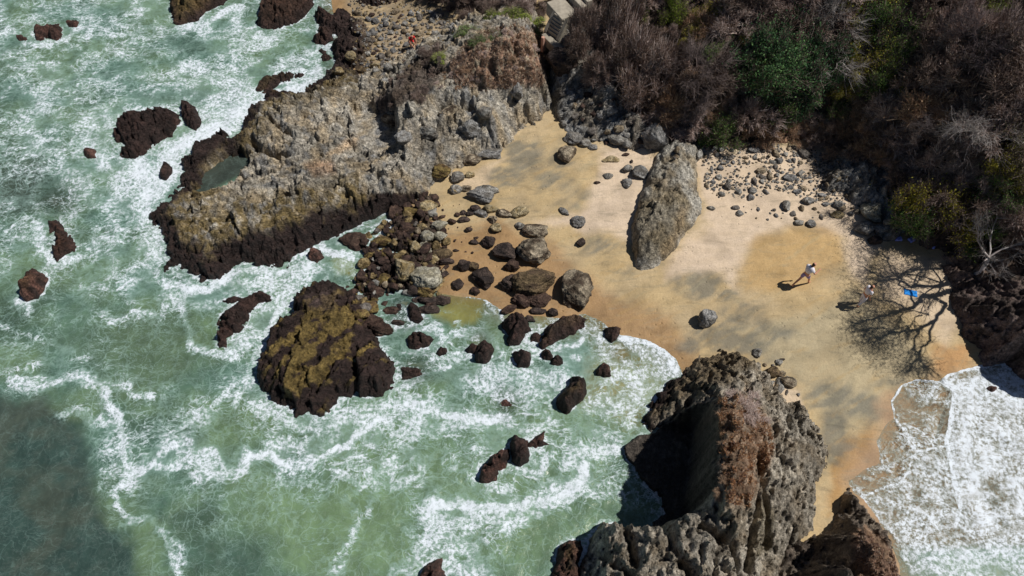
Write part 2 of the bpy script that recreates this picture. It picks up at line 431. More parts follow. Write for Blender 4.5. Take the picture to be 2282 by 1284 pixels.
# ---------------------------------------------------------------- rock bodies
ROCKMASK = []
def strike(x, y, ang): 
    return x * math.cos(ang) + y * math.sin(ang), -x * math.sin(ang) + y * math.cos(ang)
def crag(name, label, cat, poly, zrim, ctrl, color, res=.05, edge=.45, rough=1.0, ang=.33, zb=-.45, warp=.22, crev=(), pits=(), seed=1,
         group=None, kind=None, mat=None, far=None, lump=1.0, stretch=(.55, 1.25), addz=None, expo=1.0, skirt=.35, grow=0.0):
    wx, wy = P([p[0] for p in poly], [p[1] for p in poly], zrim)
    W = list(zip(wx, wy))
    if far: W = far(W)
    wa = np.array(W)
    lo = wa.min(0) - .6; hi = wa.max(0) + .6
    hi = np.minimum(hi, [32, 46]); lo = np.maximum(lo, [-32, 1.5])
    xs_ = np.arange(lo[0], hi[0], res); ys_ = np.arange(lo[1], hi[1], res)
    x, y = np.meshgrid(xs_, ys_)
    wpx = warp * (fbm(x * 1.3, y * 1.3, 4, seed * 7 + 1) + .35 * fbm(x * 5, y * 5, 2, seed * 7 + 3))
    wpy = warp * (fbm(x * 1.3, y * 1.3, 4, seed * 7 + 2) + .35 * fbm(x * 5, y * 5, 2, seed * 7 + 4))
    sd = sdist(W, x + wpx, y + wpy) + grow
    T = tps(ctrl)(x, y) if len(ctrl) > 2 else np.full(x.shape, ctrl[0][2] * 1.0)
    prof = (1 - np.exp(-np.maximum(sd, 0) / edge)) ** expo
    s, t = strike(x, y, ang)
    s = s * stretch[0]; t = t * stretch[1]
    wv = .35 * fbm(s, t, 3, seed + 90)
    d = rough * (.34 * (ridged(s * 1.0 + wv, t * 1.0 + wv, 5, seed + 11) - .55) + .10 * (ridged(s * 3.4, t * 3.4 + wv, 4, seed + 15) - .5))
    f1, f2, _ = worley(x * 2.1 + 1.3 * wv + .25 * fbm(x * 4, y * 4, 2, seed + 22), y * 2.1 - wv + .25 * fbm(x * 4, y * 4, 2, seed + 23), seed + 21)
    g1, g2, gi = worley(x * 6.5 + wv, y * 6.5 + wv, seed + 25)
    rm = .3 + .9 * sstep(-.25, .35, fbm(x * .6, y * .6, 3, seed + 71))
    d += lump * rm * (.15 * (np.minimum(f2 - f1, .35) / .35 - .65) + .05 * (np.minimum(g2 - g1, .4) / .4 - .6) + .04 * (gi - .5))
    ck = ridged(s * .55 + wv, t * 1.9 + wv * .5, 3, seed + 65)
    d -= rough * .34 * sstep(.74, .97, ck) * sstep(-.2, .25, fbm(x * .5, y * .5, 2, seed + 67))
    d += rough * .26 * fbm(s * .8, t * 1.3, 4, seed + 69)
    for (aa, fr, am) in ((.35, .62, .30), (-.5, 1.5, .13)):
        uu = (x * math.cos(aa) + y * math.sin(aa)) * fr + 1.1 * fbm(x * .55, y * .55, 4, seed + 81) + .22 * fbm(x * 2.4, y * 2.4, 3, seed + 82)
        fr_ = uu - np.floor(uu)
        d += rough * am * (1 - fr_ - .5) * sstep(0, .05, fr_) * (.35 + .9 * sstep(-.2, .35, fbm(x * .7, y * .7, 3, seed + 83)))
    hol = ridged(x * 1.9 + wv, y * 1.9 - wv, 4, seed + 61)
    d -= rough * .42 * sstep(.66, .92, hol) * sstep(-.15, .3, fbm(x * .8, y * .8, 3, seed + 73))
    d += .045 * rough * fbm(x * 9, y * 9, 3, seed + 31)
    z = zb + (T - zb) * prof + d * np.clip(sd / .35, 0, 1)
    for (line, wid, dep) in crev:
        a, b = P([p[0] for p in line], [p[1] for p in line], line[0][2] if len(line[0]) > 2 else 1.2)
        dd = pdist(list(zip(a, b)), x + .12 * fbm(x * 2, y * 2, 3, 77), y + .12 * fbm(x * 2, y * 2, 3, 78))
        z = z - dep * np.exp(-(dd / wid) ** 2)
    for (pp, zz, wid) in pits:
        a, b = P([p[0] for p in pp], [p[1] for p in pp], .2)
        k = sstep(-wid, wid, sdist(list(zip(a, b)), x + wpx, y + wpy))
        z = z * (1 - k) + zz * k
    if addz is not None: z = addz(x, y, z, sd)
    z = np.where(sd < 0, zb + sd * 1.5, z)
    z = np.maximum(z, zb - skirt)
    px_, py_ = pix(x, y, z)
    gy, gx = np.gradient(z, res)
    C_ = color(dict(x=x, y=y, z=z, px=px_, py=py_, sd=sd, slope=np.hypot(gx, gy), s=s, t=t, seed=seed, lump=gi, n=fbm(x * .9, y * .9, 4, seed + 51), m=fbm(x * 3, y * 3, 3, seed + 57)))
    v = (sd > -.25)
    keep = v[:-1, :-1] & v[1:, :-1] & v[:-1, 1:] & v[1:, 1:]
    V_ = np.stack([x, y, z], -1).reshape(-1, 3)
    F_ = grid_faces(len(xs_), len(ys_), keep)
    V_, F_, Cv = compact(V_, F_, C_.reshape(-1, C_.shape[-1]))
    reg(name + str(seed), xs_[0], ys_[0], res, np.where(sd > 0, z, -3.0))
    V_ = V_.astype(np.float64)
    org = np.array([V_[:, 0].mean(), V_[:, 1].mean(), 0.0])
    o = mobj(name, raw_mesh(name, V_ - org, F_, mat or M_ROCK, Cv), loc=tuple(org))
    return tag(o, label, cat, group, kind)
def withwet(c, wet): return np.concatenate([c, np.asarray(wet)[..., None]], -1)

def col_main(k):
    n, m_ = k['n'], k['m']
    c = blend(GREY + 0 * k['x'][..., None], TANR, sstep(-.3, .4, n))
    c = blend(c, BLUEG, sstep(.0, .4, fbm(k['x'] * 1.7, k['y'] * 1.7, 4, 301)) * .8)
    c = blend(c, lin(104, 98, 88), sstep(.05, .4, fbm(k['s'] * .6, k['t'] * 2.2, 5, 303)) * .6)
    c = c * (0.88 + .24 * k['lump'])[..., None]
    px_, py_, sd = k['px'], k['py'], k['sd']
    soil = sstep(-.1, .1, sdist([(1000, 140), (1060, 85), (1230, 60), (1240, 150), (1200, 190), (1110, 195), (1040, 190), (1000, 170)], px_, py_) / 100 + .15 * n)
    c = blend(c, blend(lin(176, 140, 116) + 0 * c, lin(160, 148, 128), sstep(-.2, .3, m_)), soil * .9)
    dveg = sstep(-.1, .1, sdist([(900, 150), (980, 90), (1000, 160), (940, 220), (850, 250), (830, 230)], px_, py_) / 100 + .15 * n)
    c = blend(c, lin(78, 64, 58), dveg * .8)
    sea = (px_ < 800) | (py_ > 430)
    edge = sstep(3.2, 1.2, sd + 1.1 * n + .5 * m_ - 1.1 * (px_ < 700) * (py_ > 420)) * sea
    c = blend(c, OCHRE * .9, edge * .85 * sstep(-.45, .15, k['m'] + .5 * n))
    dk = sstep(1.3, .5, sd + .8 * n + .5 * m_ + .25 * (k['z'] - .6) - .35 * (px_ < 720)) * sea
    dk = np.maximum(dk, sstep(-.15, .15, sdist([(400, 330), (440, 310), (490, 285), (500, 310), (470, 350), (440, 380), (400, 440), (350, 470), (330, 440)], px_, py_) / 100 + .2 * n))
    dk = np.maximum(dk, sstep(-.15, .15, sdist([(340, 500), (420, 590), (600, 580), (640, 560), (600, 640), (380, 650), (330, 560)], px_, py_) / 100 + .3 * n + .1 * m_) * .9)
    c = blend(c, DARKR * (1 + .3 * m_)[..., None], dk)
    pale = sstep(-.06, .08, sdist([(730, 345), (760, 315), (800, 305), (795, 325), (760, 345)], px_, py_) / 100 + .08 * n)
    c = blend(c, lin(206, 180, 148), pale * .85)
    c = blend(c, lin(176, 142, 116), sstep(-.1, .1, sdist([(680, 365), (740, 360), (750, 385), (700, 395)], px_, py_) / 100 + .12 * n) * .6)
    return withwet(c, dk * .8)
HEAD = [(310, 482), (326, 462), (350, 438), (385, 400), (395, 345), (412, 318), (447, 302), (478, 276), (505, 283), (518, 300), (530, 275), (555, 240),
        (600, 222), (645, 207), (700, 190), (715, 165), (735, 150), (760, 120), (800, 160), (850, 150), (900, 130), (940, 100), (1010, 70), (1060, 50), (1110, 28), (1180, 30), (1205, 50),
        (1222, 90), (1228, 150), (1232, 215), (1235, 250), (1205, 290), (1160, 325), (1120, 350), (1085, 358), (1050, 378), (1020, 398), (990, 405), (965, 430),
        (925, 455), (870, 470), (815, 490), (760, 520), (700, 545), (655, 565), (640, 600), (612, 612), (590, 590), (560, 585), (520, 600), (480, 630), (440, 636),
        (405, 622), (400, 600), (375, 610), (352, 622), (347, 595), (362, 575), (350, 535), (330, 505)]
HC = [(330, 480, 0.50), (400, 455, 1.10), (480, 480, 1.20), (560, 500, 1.50), (650, 480, 1.60), (700, 490, 1.50), (770, 450, 1.60), (850, 420, 1.60), (930, 390, 1.40), (1010, 360, 1.20), (1080, 320, 1.30), (1140, 300, 1.20),
      (1200, 250, 1.30), (430, 360, 0.70), (450, 420, 0.35), (500, 320, 0.70), (560, 280, 1.30), (580, 370, 0.70), (500, 420, 0.50), (540, 400, 0.50), (640, 260, 1.50), (650, 350, 1.20), (700, 220, 1.40), (720, 300, 1.30), (760, 180, 1.10), (780, 240, 1.20),
      (780, 320, 0.90), (700, 400, 1.40), (800, 380, 1.40), (870, 350, 1.50), (960, 320, 1.60), (1040, 300, 1.70), (830, 170, 1.20), (860, 190, 1.90), (500, 560, 1.00), (420, 560, 0.90), (620, 560, 0.90), (370, 540, 0.80),
      (900, 170, 2.00), (960, 120, 2.30), (1000, 130, 2.90), (1040, 80, 2.95), (1100, 70, 3.70), (1090, 40, 2.50), (1160, 90, 3.80), (1180, 45, 2.95), (1210, 120, 3.30), (1215, 70, 2.80), (1060, 150, 3.20), (1120, 160, 3.10), (1180, 170, 2.80),
      (950, 190, 2.60), (920, 215, 2.60), (1000, 210, 2.50), (1060, 205, 2.35), (1120, 210, 2.15), (1170, 215, 2.00), (1215, 200, 2.50), (1228, 180, 1.40), (890, 250, 2.60), (900, 290, 2.30), (850, 310, 1.20), (840, 270, 1.10), (810, 260, 1.00), (820, 230, 1.20),
      (930, 310, 1.90), (960, 275, 1.90), (980, 290, 1.70), (1030, 285, 1.80), (1075, 270, 2.20), (1100, 250, 2.50), (1000, 265, 2.20), (870, 225, 2.20), (860, 330, 1.30), (900, 270, 2.60)]
crag('rock_headland', 'long pale grey rocky headland running into the sea with a shrubby knoll at its back', 'rock headland', HEAD, .3, HC, col_main,
     res=.045, edge=.5, rough=1.3, seed=1, warp=.34,
     crev=[([(555, 300), (580, 322), (605, 330), (640, 345)], .16, .7), ([(985, 262), (1010, 268), (1045, 262)], .28, 1.1), ([(850, 312), (880, 318), (905, 300)], .35, 1.0), ([(605, 455), (610, 430), (640, 415)], .15, .4),
           ([(1145, 185), (1155, 200)], .15, .6), ([(640, 420), (700, 400), (790, 350)], .12, .35), ([(930, 450), (860, 440), (780, 480)], .14, .45), ([(460, 500), (560, 450), (650, 440)], .14, .4), ([(700, 290), (640, 300), (590, 260)], .12, .3)],
     pits=[([(430, 432), (440, 405), (462, 374), (500, 348), (535, 338), (558, 346), (556, 372), (525, 398), (485, 418), (455, 436)], -.2, .1), ([(792, 262), (840, 258), (872, 268), (893, 290), (896, 330), (880, 352), (850, 362), (812, 345), (798, 312)], .6, .12)])

def col_ochre(k):
    n, m_ = k['n'], k['m']
    c = blend(DARKR * 1.05 + 0 * k['x'][..., None], OCHRE, sstep(.06, .22, fbm(k['s'] * 1.1, k['t'] * 1.3, 5, 411) + .25 * m_ + .32 * sstep(.4, 1.8, k['sd']) - .06) * .95)
    c = blend(c, DARKR, sstep(.75, .3, k['sd'] + .3 * n))
    gr = sstep(-.2, .3, sdist([(680, 660), (720, 640), (760, 650), (740, 690), (690, 690)], k['px'], k['py']) / 60 + .3 * n)
    c = blend(c, lin(92, 78, 74), gr * .6)
    return withwet(c * (.8 + .4 * k['lump'])[..., None], .35 + 0 * n)
crag('rock_shelf', 'broad dark brown rock with ochre patches lying in the surf below the headland', 'rock shelf',
     [(643, 668), (655, 655), (690, 628), (735, 617), (775, 632), (800, 650), (838, 660), (850, 700), (848, 745), (870, 770), (885, 800), (880, 860), (850, 888), (760, 890), (745, 905), (735, 945), (700, 938), (680, 925),
      (660, 935), (630, 915), (575, 890), (563, 850), (570, 800), (590, 760), (612, 712), (640, 700)], .15,
     [(650, 800, 1.5), (600, 850, 1.0), (700, 700, 1.2), (720, 850, 1.0), (830, 830, 1.4), (760, 650, .8), (790, 760, .7), (700, 900, .7), (840, 700, .5), (640, 740, 1.3), (780, 850, 1.2), (690, 790, 1.3)],
     col_ochre, seed=3, rough=1.3, ang=.9, edge=.4, stretch=(.5, 1.5), crev=[([(780, 780), (790, 830), (775, 880)], .12, .6), ([(800, 760), (740, 790), (690, 870)], .12, .45), ([(690, 700), (650, 760)], .1, .3)])

def col_rubble(k):
    n, m_ = k['n'], k['m']
    c = blend(DARKR + 0 * k['x'][..., None], OCHRE, sstep(.05, .4, fbm(k['x'] * 1.3, k['y'] * 1.3, 4, 501)))
    c = blend(c, lin(104, 92, 78), sstep(-.1, .3, (k['px'] - 900) / 150 + n) * .6)
    return withwet(c * (.7 + .6 * k['lump'])[..., None], .4 + 0 * n)
crag('rock_bed', 'dark wet bed of broken rock between the headland and the ochre shelf', 'rock bed',
     Z(5, [(60, 340), (120, 300), (230, 290), (300, 200), (420, 110), (600, 20), (700, 60), (650, 180), (720, 260), (740, 400), (740, 500), (690, 620), (720, 710), (660, 790), (600, 790), (540, 700), (450, 670), (330, 690), (300, 830), (200, 900), (90, 640), (150, 500), (130, 400)]),
     .05, [(760, 540, .1), (800, 520, .3), (850, 500, .2), (900, 480, .35), (960, 460, .4), (880, 560, .35), (960, 560, .4), (1000, 560, .45), (820, 600, .4), (860, 640, .3), (940, 640, .45), (1000, 650, .3), (820, 700, .25), (960, 690, .1), (820, 560, .15)],
     col_rubble, seed=4, rough=1.2, edge=.3, lump=2.0, zb=-.4, stretch=(.9, 1.3),
     pits=[(Z(5, [(400, 390), (470, 380), (540, 420), (520, 450), (420, 440), (350, 420)]), -.15, .1), (Z(5, [(210, 270), (290, 220), (380, 190), (400, 215), (260, 280)]), .06, .1), (Z(5, [(540, 190), (600, 185), (610, 215), (560, 230)]), -.1, .1)])

def col_islet(k):
    n, m_ = k['n'], k['m']
    px_, py_ = k['px'], k['py']
    c = blend(lin(170, 162, 148) + 0 * k['x'][..., None], lin(142, 130, 112), sstep(-.25, .35, n))
    c = blend(c, lin(186, 178, 164), sstep(0, .4, m_) * .5)
    oc = sstep(-.15, .15, sdist([(1420, 940), (1440, 870), (1520, 810), (1620, 760), (1700, 800), (1640, 840), (1560, 880), (1480, 930)], px_, py_) / 100 + .2 * n)
    c = blend(c, lin(112, 96, 70), oc * .75)
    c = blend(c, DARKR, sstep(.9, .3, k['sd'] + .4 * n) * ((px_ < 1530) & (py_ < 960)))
    soil = sstep(-.12, .15, sdist([(1590, 890), (1660, 870), (1710, 930), (1730, 1010), (1700, 1060), (1670, 1130), (1620, 1120), (1600, 1000)], px_, py_) / 100 + .25 * n)
    c = blend(c, lin(160, 130, 104), soil * .65)
    c = blend(c, lin(190, 182, 166), sstep(-.08, .08, sdist([(1500, 950), (1560, 905), (1620, 875), (1640, 890), (1580, 925), (1530, 945)], px_, py_) / 100 + .1 * m_) * .7)
    c = blend(c, lin(112, 100, 70), sstep(-.1, .1, sdist([(1690, 1120), (1730, 1130), (1725, 1220), (1680, 1250)], px_, py_) / 100 + .1 * n) * .5)
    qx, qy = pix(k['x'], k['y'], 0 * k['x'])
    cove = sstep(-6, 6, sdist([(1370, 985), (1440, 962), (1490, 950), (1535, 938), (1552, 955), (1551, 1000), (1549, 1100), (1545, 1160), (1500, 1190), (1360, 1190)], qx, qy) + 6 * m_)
    c = blend(c, lin(58, 52, 48), cove * .9)  # shade under the ridge painted into the colour of the hollow and its wall
    c = blend(c, lin(104, 92, 78), sstep(.1, .45, fbm(k['s'] * .9, k['t'] * 2.6, 5, 611)) * .6)
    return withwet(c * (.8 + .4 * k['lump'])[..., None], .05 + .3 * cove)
ISL = [(1520, 817), (1560, 785), (1610, 768), (1650, 778), (1700, 800), (1735, 830), (1745, 870), (1790, 880), (1825, 900), (1840, 960), (1860, 1010), (1868, 1050), (1845, 1062), (1825, 1075), (1830, 1110), (1842, 1150),
       (1832, 1185), (1795, 1212), (1762, 1240), (1745, 1290), (1700, 1500), (1200, 1500), (1280, 1330), (1290, 1260), (1300, 1230), (1318, 1195), (1345, 1165), (1400, 1180), (1450, 1180), (1490, 1150), (1480, 1100), (1440, 1060), (1400, 1000),
       (1400, 975), (1440, 955), (1425, 930), (1432, 905), (1465, 870)]
IC = [(1600, 800, 1.3), (1550, 830, 1.2), (1500, 870, .8), (1460, 910, .8), (1450, 950, .9), (1560, 890, 1.9), (1520, 925, 1.6), (1500, 945, 1.4), (1640, 840, 2.0), (1700, 850, 1.4), (1720, 900, 1.8),
      (1618, 880, 3.3), (1598, 900, 3.7), (1606, 930, 4.2), (1602, 980, 4.5), (1600, 1040, 4.6), (1605, 1090, 4.5), (1620, 1130, 4.3), (1660, 930, 3.6), (1670, 1000, 4.0), (1670, 1080, 4.0), (1690, 1140, 3.2), (1570, 1040, 3.6), (1570, 980, 3.2), (1580, 1100, 3.8),
      (1390, 1130, 2.9), (1350, 1170, 2.3), (1330, 1230, 1.6), (1450, 1130, 3.3), (1500, 1140, 3.5), (1550, 1170, 3.7), (1600, 1190, 3.9), (1640, 1230, 3.7),
      (1800, 950, 1.4), (1850, 1020, .7), (1790, 1050, 2.0), (1815, 1120, .9), (1720, 960, 2.8), (1730, 1050, 2.6), (1750, 1130, 2.0), (1780, 900, .9), (1800, 1100, 1.9), (1800, 1150, 1.6), (1770, 1185, 1.5), (1755, 1160, 1.8), (1730, 1230, 1.6), (1660, 1240, 3.2), (1600, 1260, 3.6), (1500, 1250, 3.3), (1400, 1270, 2.6), (1700, 1220, 1.8), (1500, 1400, 3)]
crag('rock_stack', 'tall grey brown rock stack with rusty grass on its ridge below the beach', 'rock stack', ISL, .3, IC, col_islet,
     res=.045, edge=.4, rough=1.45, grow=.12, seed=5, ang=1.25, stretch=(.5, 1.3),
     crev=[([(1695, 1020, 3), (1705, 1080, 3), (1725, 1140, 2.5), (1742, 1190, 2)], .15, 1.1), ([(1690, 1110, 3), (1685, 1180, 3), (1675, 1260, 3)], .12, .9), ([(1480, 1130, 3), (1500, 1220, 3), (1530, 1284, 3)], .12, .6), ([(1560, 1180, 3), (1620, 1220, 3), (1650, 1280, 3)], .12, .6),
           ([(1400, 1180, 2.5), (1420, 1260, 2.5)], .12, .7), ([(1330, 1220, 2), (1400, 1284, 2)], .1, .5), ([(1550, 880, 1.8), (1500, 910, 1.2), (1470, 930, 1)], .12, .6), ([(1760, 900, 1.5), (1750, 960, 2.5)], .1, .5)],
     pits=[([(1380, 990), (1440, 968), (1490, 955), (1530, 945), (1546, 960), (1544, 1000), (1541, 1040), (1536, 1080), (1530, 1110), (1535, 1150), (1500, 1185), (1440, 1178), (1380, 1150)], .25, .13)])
def col_islet2(k):
    c = blend(lin(140, 128, 114) + 0 * k['x'][..., None], lin(88, 78, 70), sstep(-.2, .3, k['n']))
    soil = sstep(-.1, .12, sdist([(1905, 1190), (1960, 1190), (2000, 1240), (2010, 1330), (1920, 1330), (1900, 1240)], k['px'], k['py']) / 100 + .15 * k['n'])
    c = blend(c, lin(146, 114, 94), soil * .8)
    return withwet(c * (.8 + .4 * k['lump'])[..., None], .1 + 0 * k['n'])
crag('rock_outcrop', 'smaller dark rock outcrop with a bare orange earth top beside the white surf', 'rock outcrop',
     [(1868, 1105), (1880, 1080), (1898, 1070), (1910, 1095), (1940, 1130), (1970, 1170), (1995, 1215), (2008, 1260), (2030, 1420), (1660, 1420), (1680, 1290), (1715, 1225), (1770, 1195), (1820, 1185), (1845, 1170), (1860, 1140)], .2,
     [(1895, 1090, .9), (1900, 1150, 1.4), (1930, 1150, 1.2), (1880, 1200, 2.2), (1920, 1200, 3.6), (1905, 1260, 4.2), (1950, 1220, 2.9), (1985, 1260, 1.8), (1960, 1300, 3), (1840, 1230, 1.0), (1800, 1260, 1.0), (1780, 1320, 1.2), (1740, 1240, 1.3), (1700, 1290, 1.4), (1770, 1225, 1.4), (1730, 1260, 1.4), (1820, 1210, 1.3), (1760, 1350, 2.0), (1860, 1290, 1.8), (1900, 1380, 4)],
     col_islet2, seed=6, rough=1.5, edge=.3, ang=1.2, lump=1.4, res=.04)
def col_tidal(k):
    c = blend(REDR + 0 * k['x'][..., None], DARKR, sstep(-.3, .2, k['n']))
    c = blend(c, OCHRE, sstep(.1, .4, k['m']) * .5)
    return withwet(c * (.7 + .6 * k['lump'])[..., None], .6 + 0 * k['n'])

def ZZ(x0, y0, s, pts): return [(x0 + a / s, y0 + b / s) for a, b in pts]
def col_slab(k):
    px_, py_ = k['px'], k['py']
    c = blend(lin(176, 172, 162) + 0 * k['x'][..., None], lin(146, 134, 114), sstep(-.3, .3, k['n']))
    ol = sstep(-.15, .15, sdist([(1400, 580), (1410, 450), (1450, 420), (1530, 440), (1540, 480), (1500, 540), (1460, 590)], px_, py_) / 70 + .3 * k['n'])
    c = blend(c, lin(124, 112, 88), ol * .6)
    c = blend(c, lin(184, 160, 124), sstep(-.05, .05, .06 - pdist([(1520, 470), (1510, 520), (1480, 560)], px_, py_) / 160 + .02 * k['m']) * .5)
    return withwet(c * (.82 + .36 * k['lump'])[..., None], 0 * k['n'])
crag('rock_slab', 'long whale backed grey and olive rock slab rising from the middle of the sand', 'rock slab',
     ZZ(1400, 280, 3.777, [(55, 1170), (30, 1000), (30, 850), (65, 650), (110, 540), (150, 430), (190, 350), (200, 270), (280, 210), (370, 170), (470, 170), (560, 200), (640, 260), (600, 330), (590, 430), (610, 560), (640, 650), (635, 720), (560, 850), (480, 930), (410, 1020), (320, 1120), (200, 1200), (110, 1205)]),
     .5, [(1425, 500, 1.35), (1440, 460, 1.45), (1425, 550, 1.25), (1465, 410, 1.4), (1440, 590, .95), (1490, 380, 1.25), (1540, 380, 1.15), (1530, 440, 1.35), (1495, 500, 1.35), (1550, 480, .95), (1475, 575, .85), (1500, 340, 1.35), (1545, 335, 1.3), (1460, 370, 1.35), (1475, 345, 1.25), (1445, 420, 1.3), (1470, 520, 1.45), (1550, 350, 1.15), (1525, 530, .85), (1500, 440, 1.45)],
     col_slab, seed=7, rough=.75, edge=.22, zb=.3, ang=1.15, stretch=(.5, 1.1), warp=.15, lump=.9)

def col_ledge(k):
    c = blend(lin(150, 150, 148) + 0 * k['x'][..., None], lin(128, 120, 108), sstep(-.3, .3, k['n']))
    return withwet(c * (.8 + .4 * k['lump'])[..., None], 0 * k['n'])
crag('rock_ledge', 'cracked pale grey rock ledge at the back of the beach below the thicket', 'rock ledge',
     Z(3, [(1000, 1170), (1030, 1060), (1100, 960), (1180, 930), (1280, 940), (1400, 1000), (1500, 1080), (1600, 1180), (1600, 1400), (1480, 1500), (1400, 1480), (1400, 1350), (1280, 1290), (1180, 1240), (1170, 1190), (1050, 1200)]),
     1.0, [(1850, 400, 1.3), (1900, 350, 1.6), (1900, 430, 1.4), (1960, 380, 1.7), (1960, 440, 1.5), (1990, 490, 1.3), (2020, 450, 1.7)], col_ledge, seed=8, zb=.5, edge=.2, ang=1.1, rough=1.2)
crag('gully_rocks', 'shadowed grey rocks filling the gully below the concrete stairs', 'rocks',
     [(1222, 180), (1228, 110), (1240, 90), (1300, 80), (1380, 220), (1430, 270), (1480, 290), (1440, 325), (1390, 328), (1330, 315), (1285, 302), (1262, 280), (1245, 262), (1232, 240)],
     1.0, [(1250, 110, 3.0), (1290, 110, 3.1), (1260, 170, 2.1), (1320, 190, 2.0), (1260, 230, 1.5), (1300, 270, 1.3), (1380, 290, 1.2), (1430, 300, 1.3), (1380, 240, 1.8), (1350, 180, 2.6)],
     col_ledge, seed=9, zb=.5, edge=.35, lump=1.1, rough=1.1)
def col_bank(k):
    c = blend(lin(128, 112, 106) + 0 * k['x'][..., None], lin(84, 74, 70), sstep(-.3, .2, k['n']))
    c = blend(c, lin(158, 136, 118), sstep(-.1, .12, sdist([(2090, 575), (2140, 560), (2200, 545), (2260, 560), (2270, 620), (2210, 625), (2140, 605)], k['px'], k['py']) / 100 + .15 * k['m']) * .8)
    c = blend(c, lin(120, 100, 94), sstep(0, .4, k['m']) * .5)
    return withwet(c * (.8 + .4 * k['lump'])[..., None], .1 + 0 * k['n'])
crag('rock_bank', 'dark jagged rock bank closing the right end of the beach', 'rock bank',
     [(2113, 665), (2112, 640), (2090, 600), (2080, 575), (2110, 550), (2200, 520), (2300, 500), (2600, 450), (2600, 900), (2340, 880), (2285, 830), (2257, 799), (2229, 806), (2204, 806), (2190, 788), (2194, 774), (2180, 764), (2148, 746), (2141, 718), (2123, 697)], .4,
     [(2130, 650, .9), (2160, 700, 1.0), (2200, 740, 1.2), (2220, 790, .8), (2120, 590, .9), (2200, 580, 1.4), (2200, 640, 1.3), (2260, 640, 1.7), (2260, 720, 1.9), (2300, 560, 2.2), (2350, 700, 3.2), (2450, 600, 4), (2450, 800, 3.0)],
     col_bank, seed=10, zb=.0, edge=.3, rough=1.5, ang=2.3)

# hillside under the thicket
def col_hill(k):
    c = blend(lin(78, 66, 60) + 0 * k['x'][..., None], lin(108, 94, 84), sstep(-.2, .3, k['n']))
    c = blend(c, lin(150, 116, 90), sstep(-.2, .25, sdist([(1690, 300), (1740, 290), (1900, 320), (1990, 350), (1960, 400), (1880, 345), (1700, 325)], k['px'], k['py']) / 100 + .25 * k['m']) * .8)
    return withwet(c, 0 * k['n'])
M_SOIL = rock_material('dry_soil', .6, 7.0)
def farhill(W):
    return W
HB = [(1262, 40), (1265, 100), (1305, 140), (1375, 225), (1425, 262), (1480, 290), (1540, 315), (1610, 322), (1700, 305), (1790, 312), (1870, 330), (1935, 362), (1990, 395), (2020, 440), (2040, 500), (2090, 530), (2150, 540), (2230, 545), (2300, 555)]
hx, hy = P([p[0] for p in HB], [p[1] for p in HB], 1.2)
HW = list(zip(hx, hy)) + [(33, 16), (33, 47), (2.2, 47)]
hp = [tuple(float(q) for q in pix(a, b, 1.2)) for a, b in HW]
crag('hillside', None, None, hp, 1.2,
     [(1300, 60, 2.70), (1340, 150, 2.08), (1400, 220, 1.83), (1480, 270, 1.58), (1600, 300, 1.46), (1750, 290, 1.46), (1900, 320, 1.71), (1400, 100, 3.19), (1500, 180, 2.82), (1500, 40, 4.06), (1650, 200, 2.95), (1650, 60, 4.56), (1800, 180, 3.13), (1850, 50, 4.99),
      (1950, 250, 3.13), (2000, 350, 2.51), (2050, 100, 5.30), (2100, 250, 4.37), (2080, 420, 2.57), (2200, 350, 4.37), (2250, 150, 6.54), (2200, 480, 2.95), (2282, 480, 3.44), (2350, 300, 5.92), (2500, 100, 7.78), (1400, -100, 4.68), (1800, -150, 6.54), (2200, -150, 8.40), (1270, -100, 3.44)],
     col_hill, seed=11, res=.12, edge=1.2, rough=.9, zb=.6, warp=.5, mat=M_SOIL, kind='structure', stretch=(.5, .5))
crag('hillside', None, None, [(930, -260), (960, -60), (1020, -10), (1080, 12), (1140, 25), (1190, 8), (1200, -10), (1215, -260)], 1.2,
     [(1060, 10, 2.2), (1120, 10, 2.8), (1180, -10, 3.4), (1050, -80, 3.6), (1150, -100, 4.5)], col_hill, seed=12, res=.1, edge=.7, rough=.8, zb=.2, warp=.3, mat=M_SOIL, kind='structure')
print('land', round(time.time() - T0, 1))
# ================================================================ ROCKS IN THE SEA
def col_dark(tint=None, top=None, amt=.5):
    def f(k):
        c = blend(DARKR * 1.05 + 0 * k['x'][..., None], lin(68, 50, 45), sstep(-.3, .4, k['n']))
        if tint is not None: c = blend(c, tint, sstep(-.35, .25, k['m']) * .75)
        if top is not None: c = blend(c, top, sstep(.15, .7, k['sd'] + .3 * k['n']) * amt)
        return withwet(c * (.7 + .6 * k['lump'])[..., None], .35 + 0 * k['n'])
    return f
def searock(label, poly, h, seed, color=None, zrim=.05, edge=None, rough=.9):
    x, y = P([p[0] for p in poly], [p[1] for p in poly], zrim)
    size = min(np.ptp(x), np.ptp(y))
    return crag('sea_rock', label, 'sea rock', poly, zrim, [(0, 0, h)], color or col_dark(), res=.035 if size < 1.6 else .045, edge=edge or max(.12, size * .22), rough=rough * 1.15 * min(1, .5 + size * .3),
                lump=min(2.0, 1.0 + size * .4), seed=seed, warp=.14, zb=-.25, grow=.09, group='dark rocks standing in the sea', ang=.7)
RED = lin(104, 74, 65)
